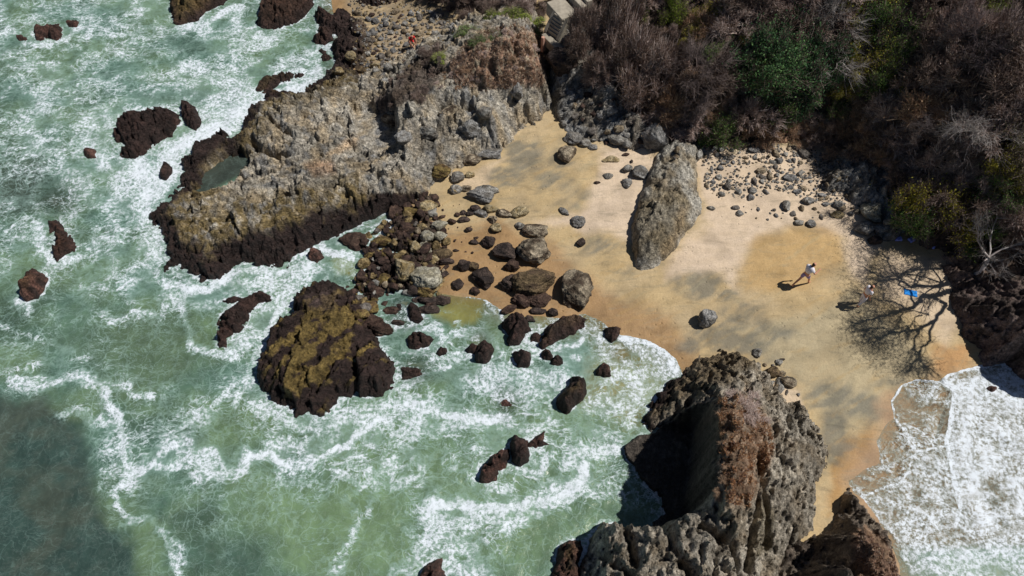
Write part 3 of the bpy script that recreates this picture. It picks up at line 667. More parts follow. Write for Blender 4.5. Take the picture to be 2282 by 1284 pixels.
SR = [
 ('large jagged dark brown rock awash in white foam off the tip of the headland', Z(1, [(710, 850), (740, 765), (830, 720), (960, 700), (1070, 690), (1140, 720), (1150, 770), (1110, 830), (1120, 880), (1060, 870), (990, 930), (930, 990), (850, 1010), (760, 1000), (760, 960), (810, 930), (730, 910)]), 1.3, None),
 ('narrow upright dark rock just right of the large jagged one in white foam', Z(1, [(1150, 660), (1210, 655), (1260, 700), (1280, 780), (1240, 830), (1190, 800), (1150, 720)]), .9, None),
 ('dark rock with olive streaks cut by the top edge in the open sea', Z(1, [(1075, -70), (1075, 60), (1100, 150), (1180, 155), (1260, 130), (1310, 70), (1420, 30), (1500, -70)]), 1.4, col_dark(None, OCHRE, .55)),
 ('rounded dark brown rock at the top of the sea nearest the pebble cove', Z(1, [(1625, 110), (1650, 40), (1720, -60), (1990, -60), (2000, 30), (1940, 100), (1880, 150), (1760, 190), (1660, 185), (1620, 150)]), 1.4, col_dark(None, lin(84, 62, 48), .5)),
 ('long low dark rock lying in the foam beside the north shore of the headland', Z(1, [(1610, 570), (1650, 510), (1740, 470), (1860, 465), (1930, 455), (1940, 480), (1880, 500), (1790, 530), (1700, 590), (1640, 595)]), .55, col_dark(None, lin(84, 74, 48), .5)),
 ('reddish knobbly rock far out at the upper left of the sea', Z(1, [(205, 200), (240, 160), (300, 165), (370, 145), (410, 170), (390, 200), (410, 230), (360, 260), (300, 250), (250, 270), (215, 250)]), .6, col_dark(RED)),
 ('small reddish rock touching the right end of the knobbly upper left rock', Z(1, [(405, 140), (425, 122), (500, 135), (490, 168), (430, 172)]), .35, col_dark(RED)),
 ('reddish rock barely breaking the foam at the far upper left', Z(1, [(100, 225), (140, 212), (178, 240), (160, 268), (110, 252)]), .3, col_dark(RED)),
 ('small red brown rock alone in foam left of the large jagged rock', Z(1, [(520, 960), (560, 940), (610, 955), (615, 1000), (560, 1005), (525, 985)]), .4, col_dark(RED)),
 ('small oval dark rock in white foam just off the headland tip', Z(1, [(1020, 1090), (1050, 1040), (1090, 1060), (1085, 1110), (1050, 1140), (1018, 1125)]), .55, None),
 ('brown two humped rock with white foam pouring over its left side', Z(4, [(300, 210), (350, 190), (400, 210), (430, 280), (480, 340), (485, 390), (430, 420), (350, 465), (315, 400), (350, 340), (340, 270), (300, 290)]), .9, col_dark(None, lin(88, 60, 44), .6)),
 ('leftmost brown rock standing alone with foam at its foot', Z(4, [(145, 640), (190, 560), (220, 520), (270, 540), (300, 580), (280, 640), (230, 700), (170, 715), (148, 680)]), .8, col_dark(RED, lin(92, 70, 44), .5)),
 ('long dark rock in the foam channel left of the ochre shelf', Z(4, [(1370, 850), (1400, 800), (1480, 730), (1560, 680), (1650, 655), (1720, 670), (1735, 720), (1640, 735), (1600, 790), (1590, 860), (1520, 920), (1450, 950), (1440, 1010), (1380, 1015), (1370, 960), (1380, 900)]), 1.0, None),
 ('thin dark rock sliver above the long rock left of the ochre shelf', Z(4, [(1420, 712), (1490, 688), (1540, 694), (1500, 715), (1450, 730)]), .3, None),
 ('purplish rock mostly under water at the left edge of the foam', Z(4, [(260, 70), (330, 50), (400, 70), (440, 90), (470, 150), (430, 140), (400, 95), (300, 100)]), .13, col_dark(RED)),
 ('dark dome rock ringed by thin foam in the green pool', Z(5, [(480, 950), (520, 915), (580, 925), (640, 960), (610, 1000), (540, 1015), (490, 1000)]), .6, None),
 ('dark peaked rock between the green pool and the row of surf rocks', Z(5, [(920, 1040), (950, 985), (980, 975), (1030, 1020), (1020, 1060), (990, 1100), (930, 1110), (910, 1080)]), .9, None),
 ('low dark rock leaning on the left of the peaked surf rock', Z(5, [(848, 1025), (885, 990), (925, 1000), (910, 1045), (860, 1040)]), .4, None),
 ('squarish dark rock alone in the surf below the beach', Z(5, [(1150, 1050), (1190, 1035), (1250, 1045), (1265, 1080), (1240, 1130), (1190, 1140), (1160, 1100)]), .7, None),
 ('large dark brown rock at the water edge of the central beach', Z(5, [(1085, 860), (1130, 810), (1190, 800), (1240, 840), (1260, 900), (1220, 930), (1180, 990), (1130, 1000), (1120, 950), (1130, 920), (1090, 890)]), 1.0, None),
 ('long wedge shaped brown rock slanting into the surf from the sand', Z(5, [(1310, 990), (1350, 920), (1345, 890), (1400, 860), (1470, 810), (1560, 805), (1620, 825), (1610, 880), (1540, 910), (1450, 960), (1380, 1000), (1330, 1020)]), .9, col_dark(None, lin(96, 80, 58), .6)),
 ('small dark rock in foam between the two largest surf rocks', Z(5, [(1262, 930), (1300, 918), (1332, 940), (1312, 972), (1265, 968)]), .35, None),
 ('olive brown rock below the wedge shaped surf rock', Z(5, [(1320, 1060), (1350, 1025), (1390, 1040), (1402, 1082), (1350, 1085)]), .45, col_dark(None, OCHRE, .4)),
 ('small rock just right of the olive brown rock in the surf', Z(5, [(1398, 1085), (1440, 1063), (1467, 1092), (1450, 1128), (1408, 1122)]), .4, None),
 ('rounded purple brown rock alone right of the surf rocks', Z(5, [(1688, 1150), (1730, 1110), (1767, 1135), (1772, 1180), (1730, 1197), (1690, 1182)]), .55, col_dark(RED)),
 ('dark rock at the sand line above the white wave edge', Z(5, [(1735, 895), (1780, 880), (1832, 895), (1812, 940), (1780, 975), (1748, 940)]), .6, None),
 ('dark peaked rock with an olive top standing in open green water', Z(8, [(1435, 160), (1480, 100), (1520, 60), (1520, 25), (1560, 18), (1600, 50), (1618, 110), (1590, 170), (1540, 210), (1490, 250), (1440, 220)]), 1.2, col_dark(None, OCHRE, .5)),
 ('lower left link of the brown rock chain in green water', Z(8, [(925, 660), (950, 590), (1000, 540), (1010, 510), (1080, 475), (1130, 480), (1120, 540), (1100, 600), (1050, 620), (1040, 670), (980, 695), (930, 695)]), .7, col_dark(RED)),
 ('rounded middle link of the brown rock chain in green water', Z(8, [(1135, 440), (1160, 400), (1220, 405), (1240, 440), (1255, 500), (1240, 550), (1190, 575), (1145, 550), (1140, 500)]), .9, None),
 ('low upper right link of the brown rock chain in green water', Z(8, [(1240, 430), (1290, 390), (1350, 370), (1340, 420), (1385, 440), (1300, 465), (1250, 460)]), .35, col_dark(RED)),
 ('small submerged rock glinting through green water above the rock chain', Z(8, [(1055, 175), (1100, 150), (1155, 170), (1140, 205), (1080, 212)]), .10, col_dark(RED)),
 ('reddish rock cut by the bottom edge of the photo', Z(8, [(550, 1330), (580, 1230), (640, 1190), (690, 1180), (700, 1240), (750, 1330)]), .7, col_dark(RED)),
 ('rust and olive rock against the foot of the tall rock stack', Z(8, [(1370, 1330), (1430, 1200), (1440, 1110), (1490, 1070), (1580, 1060), (1590, 1110), (1560, 1200), (1590, 1260), (1590, 1330)]), .9, col_dark(RED, OCHRE, .4)),
 ('small dark rock in the green pool right of the dome rock', Z(5, [(655, 1045), (690, 1008), (727, 1020), (722, 1052), (680, 1062)]), .35, None),
 ('tapering dark rock reaching from the rubble into the green pool', Z(5, [(475, 760), (500, 725), (545, 760), (575, 830), (550, 855), (500, 835)]), .45, None),
 ('small blurred dark rock under shallow water beside the rubble', Z(5, [(398, 740), (440, 728), (455, 780), (410, 795)]), .16, None),
 ('low dark rock under lacy foam right of the ochre shelf', Z(5, [(420, 1135), (470, 1118), (560, 1140), (590, 1180), (540, 1200), (440, 1212)]), .24, None),
 ('reddish rock at the mouth of the foam channel under the headland', Z(4, [(1950, 410), (1990, 372), (2042, 390), (2057, 440), (2010, 472), (1965, 450)]), .5, col_dark(RED, lin(120, 88, 76), .5)),
 ('dark rock at the outer lip of the pebble cove', Z(1, [(2000, 90), (2050, 70), (2110, 90), (2180, 60), (2240, 90), (2265, 160), (2200, 185), (2130, 190), (2060, 180), (2005, 140)]), .8, None),
 ('triangular brown rock in the inlet of the pebble cove', Z(1, [(1985, 245), (2040, 190), (2110, 200), (2118, 255), (2060, 285), (2005, 275)]), .7, col_dark(None, lin(84, 62, 48), .5)),
 ('dark rock at the top edge of the photo beside the pebble cove', [(775, -60), (790, 15), (840, 28), (900, 18), (930, -10), (960, -60)], 1.4, col_dark(None, lin(90, 76, 64), .4)),
 ('tiny dark rock poking through foam at the cove mouth', Z(1, [(2030, 320), (2055, 305), (2075, 325), (2055, 345)]), .3, None),
 ('small dark rock at the shore of the cove near the tiny foam rock', Z(1, [(2040, 360), (2080, 350), (2110, 370), (2080, 385), (2050, 385)]), .35, None),
 ('small dark reddish rock in the white surf near the right edge', Z(9, [(2040, 85), (2080, 70), (2112, 85), (2095, 105), (2050, 100)]), .3, col_dark(RED)),
 ('low dark rock with an ochre top on the north shore of the headland', Z(1, [(1690, 625), (1740, 602), (1800, 610), (1880, 612), (1900, 640), (1780, 640), (1720, 645)]), .7, col_dark(None, OCHRE, .9)),
]
for i, (lab, poly, h, colr) in enumerate(SR):
    searock(lab, poly, h, 40 + i, colr)
print('sea rocks', round(time.time() - T0, 1))

# dark shore rocks along the cove
crag('shore_rocks', 'dark brown rocks massed along the shore of the pebble cove', 'rocks',
     [(742, 140), (735, 105), (745, 80), (700, 78), (705, 60), (745, 35), (770, 30), (800, 40), (830, 60), (845, 90), (835, 120), (810, 150), (780, 165), (760, 180), (735, 190), (715, 185), (722, 165)],
     .1, [(740, 60, .6), (800, 60, .7), (820, 100, .7), (780, 120, .8), (760, 160, .7)],
     lambda k: withwet(blend(DARKR * 1.1 + 0 * k['x'][..., None], lin(112, 98, 84), sstep(-.1, .4, k['n'] + (k['px'] - 790) / 120)) * (.75 + .5 * k['lump'])[..., None], .3 + 0 * k['n']), seed=95, lump=1.8, edge=.3, zb=-.3)

# ================================================================ BOULDERS AND STONES
def ico(sub):
    bm = bmesh.new(); bmesh.ops.create_icosphere(bm, subdivisions=sub, radius=1.0)
    V_ = np.array([v.co for v in bm.verts]); F_ = np.array([[v.index for v in f.verts] for f in bm.faces]); bm.free()
    return V_, F_
ICO = {s: ico(s) for s in (3, 4, 5)}
def n3(p, sc, seed, octv=3):
    a = fbm(p[:, 0] * sc + seed * 3.7, p[:, 1] * sc + p[:, 2] * sc * .6, octv, seed)
    b = fbm(p[:, 1] * sc - seed * 1.9, p[:, 2] * sc + p[:, 0] * sc * .5, octv, seed + 3)
    c_ = fbm(p[:, 2] * sc + 5.1, p[:, 0] * sc - p[:, 1] * sc * .4, octv, seed + 6)
    return (a + b + c_) / 1.6
def rockmesh(name, seed, sx, sy, sz, c1, c2, sub=4, mat=None, ang=1.0, wetb=0.0):
    V0, F0 = ICO[sub]; p = V0.copy(); rg = np.random.RandomState(seed)
    for _ in range(9):
        nrm = rg.normal(size=3); nrm /= np.linalg.norm(nrm); dk = rg.uniform(.55, .88)
        pr = p @ nrm; p = p - np.outer(np.maximum(pr - dk, 0) * .85 * ang, nrm)
    r = 1 + .22 * n3(V0, 1.1, seed) + .12 * n3(V0, 3.0, seed + 9) + .05 * n3(V0, 8, seed + 17)
    if sub >= 5: r = r + .03 * n3(V0, 17, seed + 27)
    p = p * r[:, None]
    p = p * np.array([sx, sy, sz])
    nn = n3(V0, 1.6, seed + 40); n4 = n3(V0, 5, seed + 44)
    c_ = c1 + (c2 - c1) * sstep(-.25, .3, nn)[:, None]
    c_ = c_ * (1 + .35 * n4)[:, None]
    low = sstep(.1, -.5, p[:, 2] / sz)
    return raw_mesh(name, p, F0, mat or M_STONE, np.concatenate([c_.clip(.01, .7), np.full((len(p), 1), wetb)], 1))
GR1, GR2 = lin(150, 148, 142), lin(118, 112, 104)
def boulder(label, cx, cy, wpx, hpx, seed, kind='grey', hz=None, rot=0.0, group='boulders on the beach', name='boulder', cat='boulder', skip=()):
    x, y, z = hit(cx, cy, .0, skip)
    d = y * st - (z - CAM_H) * ct
    s = FPX / d
    wm = wpx / s
    h = hz if hz is not None else .55 * min(wm, hpx / s)
    wm *= 1.08; lyy = max(.55 * wm if not rot else .35 * wm, (hpx / s - .35 * h) / .85 * 1.1)
    x, y = P(cx, cy, z + .25 * h); z = float(G(x, y, skip)[0])
    pal = {'grey': (GR1, GR2), 'dark': (lin(78, 66, 60), lin(52, 44, 42)), 'brown': (lin(88, 70, 60), lin(60, 44, 38)), 'tan': (lin(166, 152, 122), lin(140, 122, 86)), 'ochre': (lin(132, 114, 70), lin(90, 72, 48)),
           'olive': (lin(112, 96, 72), lin(82, 68, 54)), 'mottle': (lin(160, 148, 128), lin(84, 72, 60)), 'blue': (lin(146, 145, 143), lin(118, 114, 108)), 'pale': (lin(180, 176, 160), lin(150, 144, 124))}[kind]
    sub = 5 if wpx > 38 else 4
    me = rockmesh(name, seed, wm * .58, lyy * .60, h * .68, pal[0], pal[1], sub, M_STONE, wetb=.35 if kind in ('dark', 'brown') else 0)
    o = mobj(name, me, loc=(float(x), float(y), z + h * .28))
    o.rotation_euler = (0, 0, R(rot))
    return tag(o, label, cat, group)
def zb_(k, cx, cy, w_, h_): return (ZO[k][0] + cx / ZK, ZO[k][1] + cy / ZK, w_ / ZK, h_ / ZK)
BL = [
 (5, 1272, 592, 240, 180, 'olive', .95, 0, 'broadest olive brown boulder in the middle cluster on the wet sand'),
 (5, 1298, 402, 190, 160, 'mottle', .9, 0, 'rough grey boulder directly above the broad olive one'),
 (5, 1545, 645, 185, 225, 'mottle', 1.15, -20, 'tall mottled boulder standing alone right of the middle cluster'),
 (5, 1105, 408, 130, 110, 'dark', .6, 0, 'dark smooth boulder left of the rough grey one'),
 (5, 955, 560, 110, 140, 'dark', .65, 20, 'dark rounded boulder just above the wash on the wet sand'),
 (5, 842, 492, 85, 75, 'dark', .5, 10, 'dark angular boulder beside the rounded one above the wash'),
 (5, 900, 500, 60, 55, 'olive', .3, 0, 'small pale olive stone wedged between two dark boulders'),
 (5, 1140, 495, 85, 80, 'brown', .45, 0, 'dark brown boulder touching the upper left of the broad olive one'),
 (5, 1130, 600, 110, 120, 'dark', .5, 0, 'black wet boulder at the left foot of the broad olive one'),
 (5, 1315, 708, 140, 85, 'brown', .4, 0, 'low wet brown boulder under the broad olive one'),
 (5, 1195, 712, 120, 80, 'brown', .4, -20, 'low wet dark boulder at the wash below the middle cluster'),
 (5, 1125, 768, 90, 45, 'brown', .25, 25, 'thin dark wet rock at the tip of the wash below the cluster'),
 (5, 1000, 342, 80, 75, 'dark', .45, 0, 'dark pitted boulder on wet sand left of the cluster'),
 (5, 1045, 252, 62, 66, 'tan', .3, 60, 'tilted pinkish stone above the dark pitted boulder'),
 (5, 1292, 272, 150, 85, 'mottle', .45, 0, 'flat rough grey boulder at the top of the middle cluster'),
 (5, 1195, 240, 60, 50, 'grey', .25, 0, 'small grey stone beside the flat rough boulder'),
 (5, 1567, 212, 78, 72, 'blue', .4, 0, 'rounded grey boulder alone in the centre of the sand'),
 (5, 1476, 146, 62, 36, 'blue', .2, -38, 'slim grey stone above the lone rounded boulder'),
 (5, 1582, 345, 62, 48, 'dark', .3, 40, 'small dark stone alone below the rounded grey boulder'),
 (5, 955, 50, 160, 90, 'blue', .5, -8, 'long smooth pale grey boulder on the upper sand'),
 (5, 985, 8, 130, 46, 'grey', .3, -8, 'flat grey stone lying against the long smooth boulder'),
 (5, 910, 130, 60, 50, 'dark', .3, 0, 'small dark stone left in the row under the long smooth boulder'),
 (5, 950, 160, 95, 44, 'blue', .25, -20, 'flat pale stone in the row under the long smooth boulder'),
 (5, 1012, 128, 80, 52, 'tan', .3, 0, 'tan stone in the row under the long smooth boulder'),
 (5, 1092, 162, 90, 50, 'mottle', .3, -25, 'rough mottled stone right in the row under the long boulder'),
 (5, 1198, 150, 105, 70, 'tan', .35, 10, 'pale knobbly stone at the right end of the row'),
 (5, 1025, 196, 52, 56, 'mottle', .3, 0, 'small pointed stone under the row of stones'),
 (5, 840, 200, 62, 40, 'dark', .2, 0, 'flat dark stone on wet sand beside the rubble'),
 (5, 764, 212, 52, 40, 'brown', .25, 0, 'brown stone at the edge of the rubble'),
 (5, 870, 262, 38, 36, 'dark', .25, 0, 'tiny black pointed stone on the wet sand'),
 (5, 903, 343, 55, 24, 'dark', .15, 0, 'flat black bar shaped stone on the wet sand'),
 (5, 800, 605, 62, 70, 'dark', .25, 0, 'dark broken stone above the wash'),
 (5, 910, 655, 50, 55, 'brown', .25, 30, 'brown stone standing in the edge of the wash'),
 (5, 718, 548, 60, 36, 'dark', .2, 35, 'slim dark stone at the right edge of the rubble'),
 (5, 1410, 788, 62, 50, 'dark', .3, 0, 'dark stone at the foot of the tall mottled boulder'),
 (5, 1310, 776, 80, 36, 'dark', .2, 0, 'flat dark stone in the wash under the cluster'),
 (5, 700, 182, 40, 22, 'brown', .12, 20, 'thin brown stone above the rubble edge'),
 (5, 801, 166, 32, 30, 'brown', .15, 0, 'small brown stone left of a group of three'),
 (5, 836, 154, 34, 34, 'dark', .18, 0, 'small dark stone in the middle of a group of three'),
 (5, 876, 160, 36, 36, 'dark', .18, 0, 'small dark stone right of a group of three'),
 (5, 780, 10, 60, 50, 'tan', .3, 0, 'tan stone where the headland meets the sand'),
 (5, 790, 395, 34, 14, 'dark', .1, 0, 'sliver of dark stone in the wet sand'),
 (5, 1262, 830, 60, 40, 'dark', .2, -20, 'low dark stone in the shallow wash right of the large surf rock'),
 (6, 258, 828, 112, 105, 'blue', .75, 15, 'lone grey boulder on dark streaked sand near the central wave'),
 (6, 1340, 110, 128, 132, 'pale', .8, -30, 'large rounded pale boulder with a dark face at the back right'),
 (6, 1260, 255, 108, 92, 'blue', .55, 0, 'grey boulder half in the tree shade at the back right'),
 (6, 1108, 103, 54, 54, 'grey', .35, 0, 'grey stone left of the large pale boulder'),
 (6, 1100, 168, 72, 40, 'tan', .25, 0, 'flat tan stone left of the large pale boulder'),
 (6, 1222, 150, 38, 36, 'mottle', .2, 0, 'small stone between the flat tan one and the large pale boulder'),
 (6, 1300, 180, 52, 40, 'pale', .22, 0, 'small pale stone right under the large pale boulder'),
 (6, 930, 225, 54, 48, 'blue', .28, 0, 'grey stone nearest the walkers among the scattered stones'),
 (6, 850, 218, 56, 30, 'grey', .2, 0, 'flat grey stone beside the one nearest the walkers'),
 (6, 910, 82, 66, 50, 'blue', .3, 0, 'grey stone in the middle of the scattered stones'),
 (6, 772, 112, 50, 66, 'grey', .3, 0, 'upright grey stone in the scattered stones'),
 (6, 298, 124, 46, 28, 'grey', .15, -25, 'small flat stone near the right side of the slab'),
 (6, 1385, 255, 100, 70, 'blue', .5, 0, 'shaded grey boulder at the edge of the tree shade'),
 (6, 1335, 332, 76, 60, 'dark', .4, 0, 'dark boulder in the tree shade'),
 (6, 1440, 210, 90, 60, 'grey', .4, 10, 'shaded boulder under the yellow green bush'),
 (6, 780, 1230, 95, 72, 'mottle', .45, -20, 'grey boulder between the tall rock stack and the pale sand'),
 (6, 690, 1170, 90, 70, 'olive', .4, 0, 'olive rock leaning on the upper end of the tall rock stack'),
 (6, 740, 1090, 40, 16, 'dark', .12, 10, 'thin dark stone above the tall rock stack'),
 (6, 590, 1040, 60, 60, 'grey', .25, 0, 'grey stone above the tall rock stack'),
 (2, 1650, 880, 100, 86, 'blue', .5, 0, 'rounded boulder under the shadowed gully'),
 (2, 1612, 985, 96, 108, 'mottle', .6, -35, 'upright grey boulder below the rounded one at the gully mouth'),
 (2, 1722, 912, 62, 50, 'grey', .35, 0, 'small boulder right of the rounded one at the gully mouth'),
 (2, 1775, 936, 62, 38, 'blue', .2, 0, 'flat stone right of the gully mouth boulders'),
 (2, 1925, 905, 92, 60, 'grey', .35, -20, 'grey boulder at the edge of the gully shade'),
 (2, 1988, 1076, 62, 50, 'grey', .35, 0, 'left one of two grey boulders beside the slab'),
 (2, 2066, 1102, 92, 86, 'blue', .5, 0, 'larger right one of two grey boulders beside the slab'),
 (2, 1870, 1120, 50, 36, 'grey', .2, 0, 'small grey stone left of the boulders beside the slab'),
 (2, 1992, 1166, 64, 60, 'blue', .25, 0, 'bluish stone below the two grey boulders beside the slab'),
 (2, 1888, 1014, 86, 28, 'tan', .12, 0, 'flat pinkish stone in the dry sand'),
 (2, 1800, 1162, 36, 16, 'brown', .1, 0, 'tiny brown stone in the dry sand'),
 (2, 1982, 984, 42, 16, 'brown', .1, 0, 'thin brown stone in the dry sand'),
 (2, 2018, 1028, 16, 26, 'dark', .12, 0, 'tiny dark upright stone in the dry sand'),
 (2, 2165, 880, 170, 150, 'blue', 1.35, -50, 'big grey boulder at the head of the slab casting a black shadow'),
 (2, 910, 1130, 92, 70, 'grey', .4, 0, 'grey boulder in the row where headland meets sand'),
 (2, 985, 1112, 60, 40, 'tan', .25, 0, 'tan stone in the row where headland meets sand'),
 (2, 902, 1206, 62, 58, 'grey', .35, 0, 'grey stone under the row where headland meets sand'),
 (2, 968, 1198, 62, 40, 'mottle', .25, 0, 'mottled stone under the row where headland meets sand'),
 (2, 1130, 975, 150, 66, 'blue', .35, 10, 'flat bluish boulder at the edge of the headland'),
 (2, 800, 1085, 110, 90, 'ochre', .5, 0, 'olive tan boulder on the edge of the headland'),
 (2, 240, 412, 62, 56, 'tan', .45, 0, 'pale tan boulder on the cove shore'),
 (2, 160, 470, 66, 52, 'tan', .4, 0, 'pale tan boulder below the other one on the cove shore'),
 (2, 385, 420, 56, 40, 'tan', .3, 0, 'tan stone right of the pale cove boulders'),
 (2, 300, 445, 70, 40, 'olive', .3, 0, 'olive stone between the pale cove boulders and the headland'),
 (2, 856, 760, 130, 100, 'mottle', .8, 20, 'rugged grey boulder at the foot of the knoll cliff, left of the cave'),
 (2, 985, 790, 120, 90, 'blue', .7, 0, 'grey boulder at the foot of the knoll cliff, right of the cave'),
 (2, 730, 840, 110, 80, 'grey', .6, 0, 'grey boulder on the shelf under the knoll, nearest its left spur'),
 (2, 560, 870, 100, 90, 'blue', .6, 30, 'bluish boulder in the dark hollow left of the knoll'),
 (2, 500, 760, 110, 90, 'mottle', .7, 0, 'mottled boulder high in the dark hollow left of the knoll'),
 (2, 1085, 700, 90, 80, 'grey', .6, 0, 'grey boulder on the right of the knoll cliff'),
 (2, 1290, 540, 70, 100, 'blue', .6, 0, 'bluish upright rock high on the knoll cliff'),
 (2, 1000, 1010, 120, 60, 'mottle', .4, 0, 'low rugged rock on the shelf above the sand'),
 (2, 1580, 380, 170, 150, 'dark', 1.3, 0, 'huge dark boulder under the foot of the concrete stairs'),
]
for i, (k, cx, cy, w_, h_, kind, hz, rot_, lab) in enumerate(BL):
    a = zb_(k, cx, cy, w_, h_)
    boulder(lab, *a, seed=200 + i, kind=kind, hz=hz, rot=rot_)
# rubble rocks in front of the headland
RB = [(685, 240, 92, 72, 'pale', .5, 'squarish pale boulder at the top right of the rubble'), (605, 303, 72, 74, 'pale', .45, 'pale knobbly boulder in the rubble'), (682, 302, 84, 64, 'pale', .4, 'pale boulder under the squarish one'),
      (590, 378, 82, 84, 'pale', .45, 'pale boulder in the middle of the rubble'), (530, 362, 60, 74, 'tan', .4, 'tan boulder left of the middle pale one'), (448, 490, 110, 150, 'tan', .7, 'tall tan boulder with an ochre side in the rubble'),
      (602, 565, 160, 150, 'pale', .85, 'largest pale boulder at the lower end of the rubble'), (585, 645, 120, 55, 'ochre', .4, 'ochre rock under the largest pale boulder'), (328, 580, 90, 84, 'ochre', .5, 'ochre boulder on the left of the rubble'),
      (605, 105, 110, 76, 'tan', .45, 'tan boulder at the head of the rubble'), (498, 135, 90, 66, 'ochre', .45, 'ochre knobbly boulder near the headland'), (390, 150, 84, 90, 'brown', .5, 'reddish brown boulder against the headland'),
      (632, 165, 70, 52, 'grey', .35, 'grey boulder at the right head of the rubble'), (575, 245, 62, 50, 'tan', .35, 'small tan boulder left of the squarish pale one'), (320, 340, 100, 60, 'ochre', .4, 'flat ochre rock in the rubble'),
      (385, 345, 60, 44, 'tan', .3, 'small tan rock in the rubble'), (690, 420, 110, 90, 'olive', .45, 'split olive rock reaching out onto the sand'), (725, 465, 80, 40, 'dark', .3, 'dark rock fin reaching out onto the sand'),
      (640, 440, 60, 50, 'tan', .3, 'small tan rock beside the split olive one'), (140, 340, 150, 120, 'brown', .6, 'dark round boulder in the wash under the headland'), (235, 430, 50, 44, 'ochre', .3, 'small ochre rock above the wash'),
      (560, 720, 90, 60, 'dark', .4, 'dark rock at the water end of the rubble'), (690, 715, 110, 50, 'dark', .35, 'dark pointed rock beside the green shallows'), (620, 770, 120, 60, 'dark', .4, 'dark rock half in the green shallows'),
      (240, 760, 90, 80, 'ochre', .4, 'pinkish ochre rock beside the shelf'), (420, 690, 80, 60, 'dark', .35, 'dark rock beside the small foam pool'), (270, 640, 100, 90, 'brown', .4, 'brown rock left of the dark hollow'),
      (200, 560, 90, 70, 'brown', .35, 'brown rock at the left of the rubble'), (480, 260, 90, 60, 'brown', .35, 'reddish brown rock in the rubble'), (440, 300, 70, 50, 'brown', .3, 'smaller reddish brown rock in the rubble'),
      (395, 800, 120, 80, 'brown', .7, 'low brown rock in the green pool right of the shelf'), (330, 745, 110, 90, 'brown', .6, 'brown rock between the shelf and the tapering pool rock'), (310, 900, 130, 90, 'brown', .8, 'brown rock leaning on the right shoulder of the shelf'), (420, 880, 90, 60, 'dark', .7, 'dark wet rock between the shelf and the dome rock'), (610, 720, 100, 70, 'dark', .5, 'dark rock under the largest pale boulder at the pool'), (260, 850, 120, 90, 'brown', .5, 'brown rock joining the rubble to the shelf'), (180, 800, 90, 70, 'ochre', .35, 'ochre flecked rock at the edge of the shelf'), (520, 640, 80, 70, 'dark', .35, 'dark rock in the hollow left of the largest pale boulder')]
for i, (cx, cy, w_, h_, kind, hz, lab) in enumerate(RB):
    a = zb_(5, cx, cy, w_, h_)
    boulder(lab, *a, seed=400 + i, kind=kind, hz=hz, rot=0, group='rocks of the rubble below the headland')

# small stones: shared meshes, every stone its own object
STV = []
for i in range(14):
    p1, p2 = [(lin(162, 160, 154), lin(130, 126, 120)), (lin(126, 120, 114), lin(100, 94, 88)), (lin(150, 138, 118), lin(120, 104, 84)), (lin(134, 133, 132), lin(108, 106, 104))][i % 4]
    STV.append(rockmesh('small_stone', 700 + i, .5, .5 * (.6 + .1 * (i % 5)), .33, p1, p2, 3, M_STONE, 1.1))
DKV = [rockmesh('small_stone', 740 + i, .5, .38, .3, lin(80, 62, 54), lin(52, 40, 36), 3, M_STONE, 1.1, .4) for i in range(5)]
TNV = [rockmesh('small_stone', 760 + i, .5, .42, .32, lin(150, 132, 96), lin(110, 92, 60), 3, M_STONE, 1.1) for i in range(5)]
rs = random.Random(5)
STONES = []
def scatter(polys, n, smin, smax, label, group, variants, seed, pw=2.2, cat='stone', dens=None, mind=.0):
    rs = random.Random(seed); got = 0; pts = []
    allp = [p for q in polys for p in q]
    x0, x1 = min(p[0] for p in allp), max(p[0] for p in allp); y0, y1 = min(p[1] for p in allp), max(p[1] for p in allp)
    tries = 0
    while got < n and tries < n * 60:
        tries += 1
        a = rs.uniform(x0, x1); b = rs.uniform(y0, y1)
        if max(float(sdist(q, np.array([a]), np.array([b]))[0]) for q in polys) < 0: continue
        if dens is not None and rs.random() > dens(a, b): continue
        x, y, z = hit(a, b)
        s = smin + (smax - smin) * rs.random() ** pw
        if any((x - q[0]) ** 2 + (y - q[1]) ** 2 < (mind * (s + q[2])) ** 2 for q in pts): continue
        pts.append((x, y, s)); k = rs.uniform(.75, 1.3)
        STONES.append((s / math.hypot(x, y, 28), x, y, z + s * .10, s, rs.choice(variants), (rs.uniform(-.2, .2), rs.uniform(-.2, .2), rs.uniform(0, 6.28)), (s * k, s, s * rs.uniform(.8, 1.2)), label, group, cat))
        got += 1
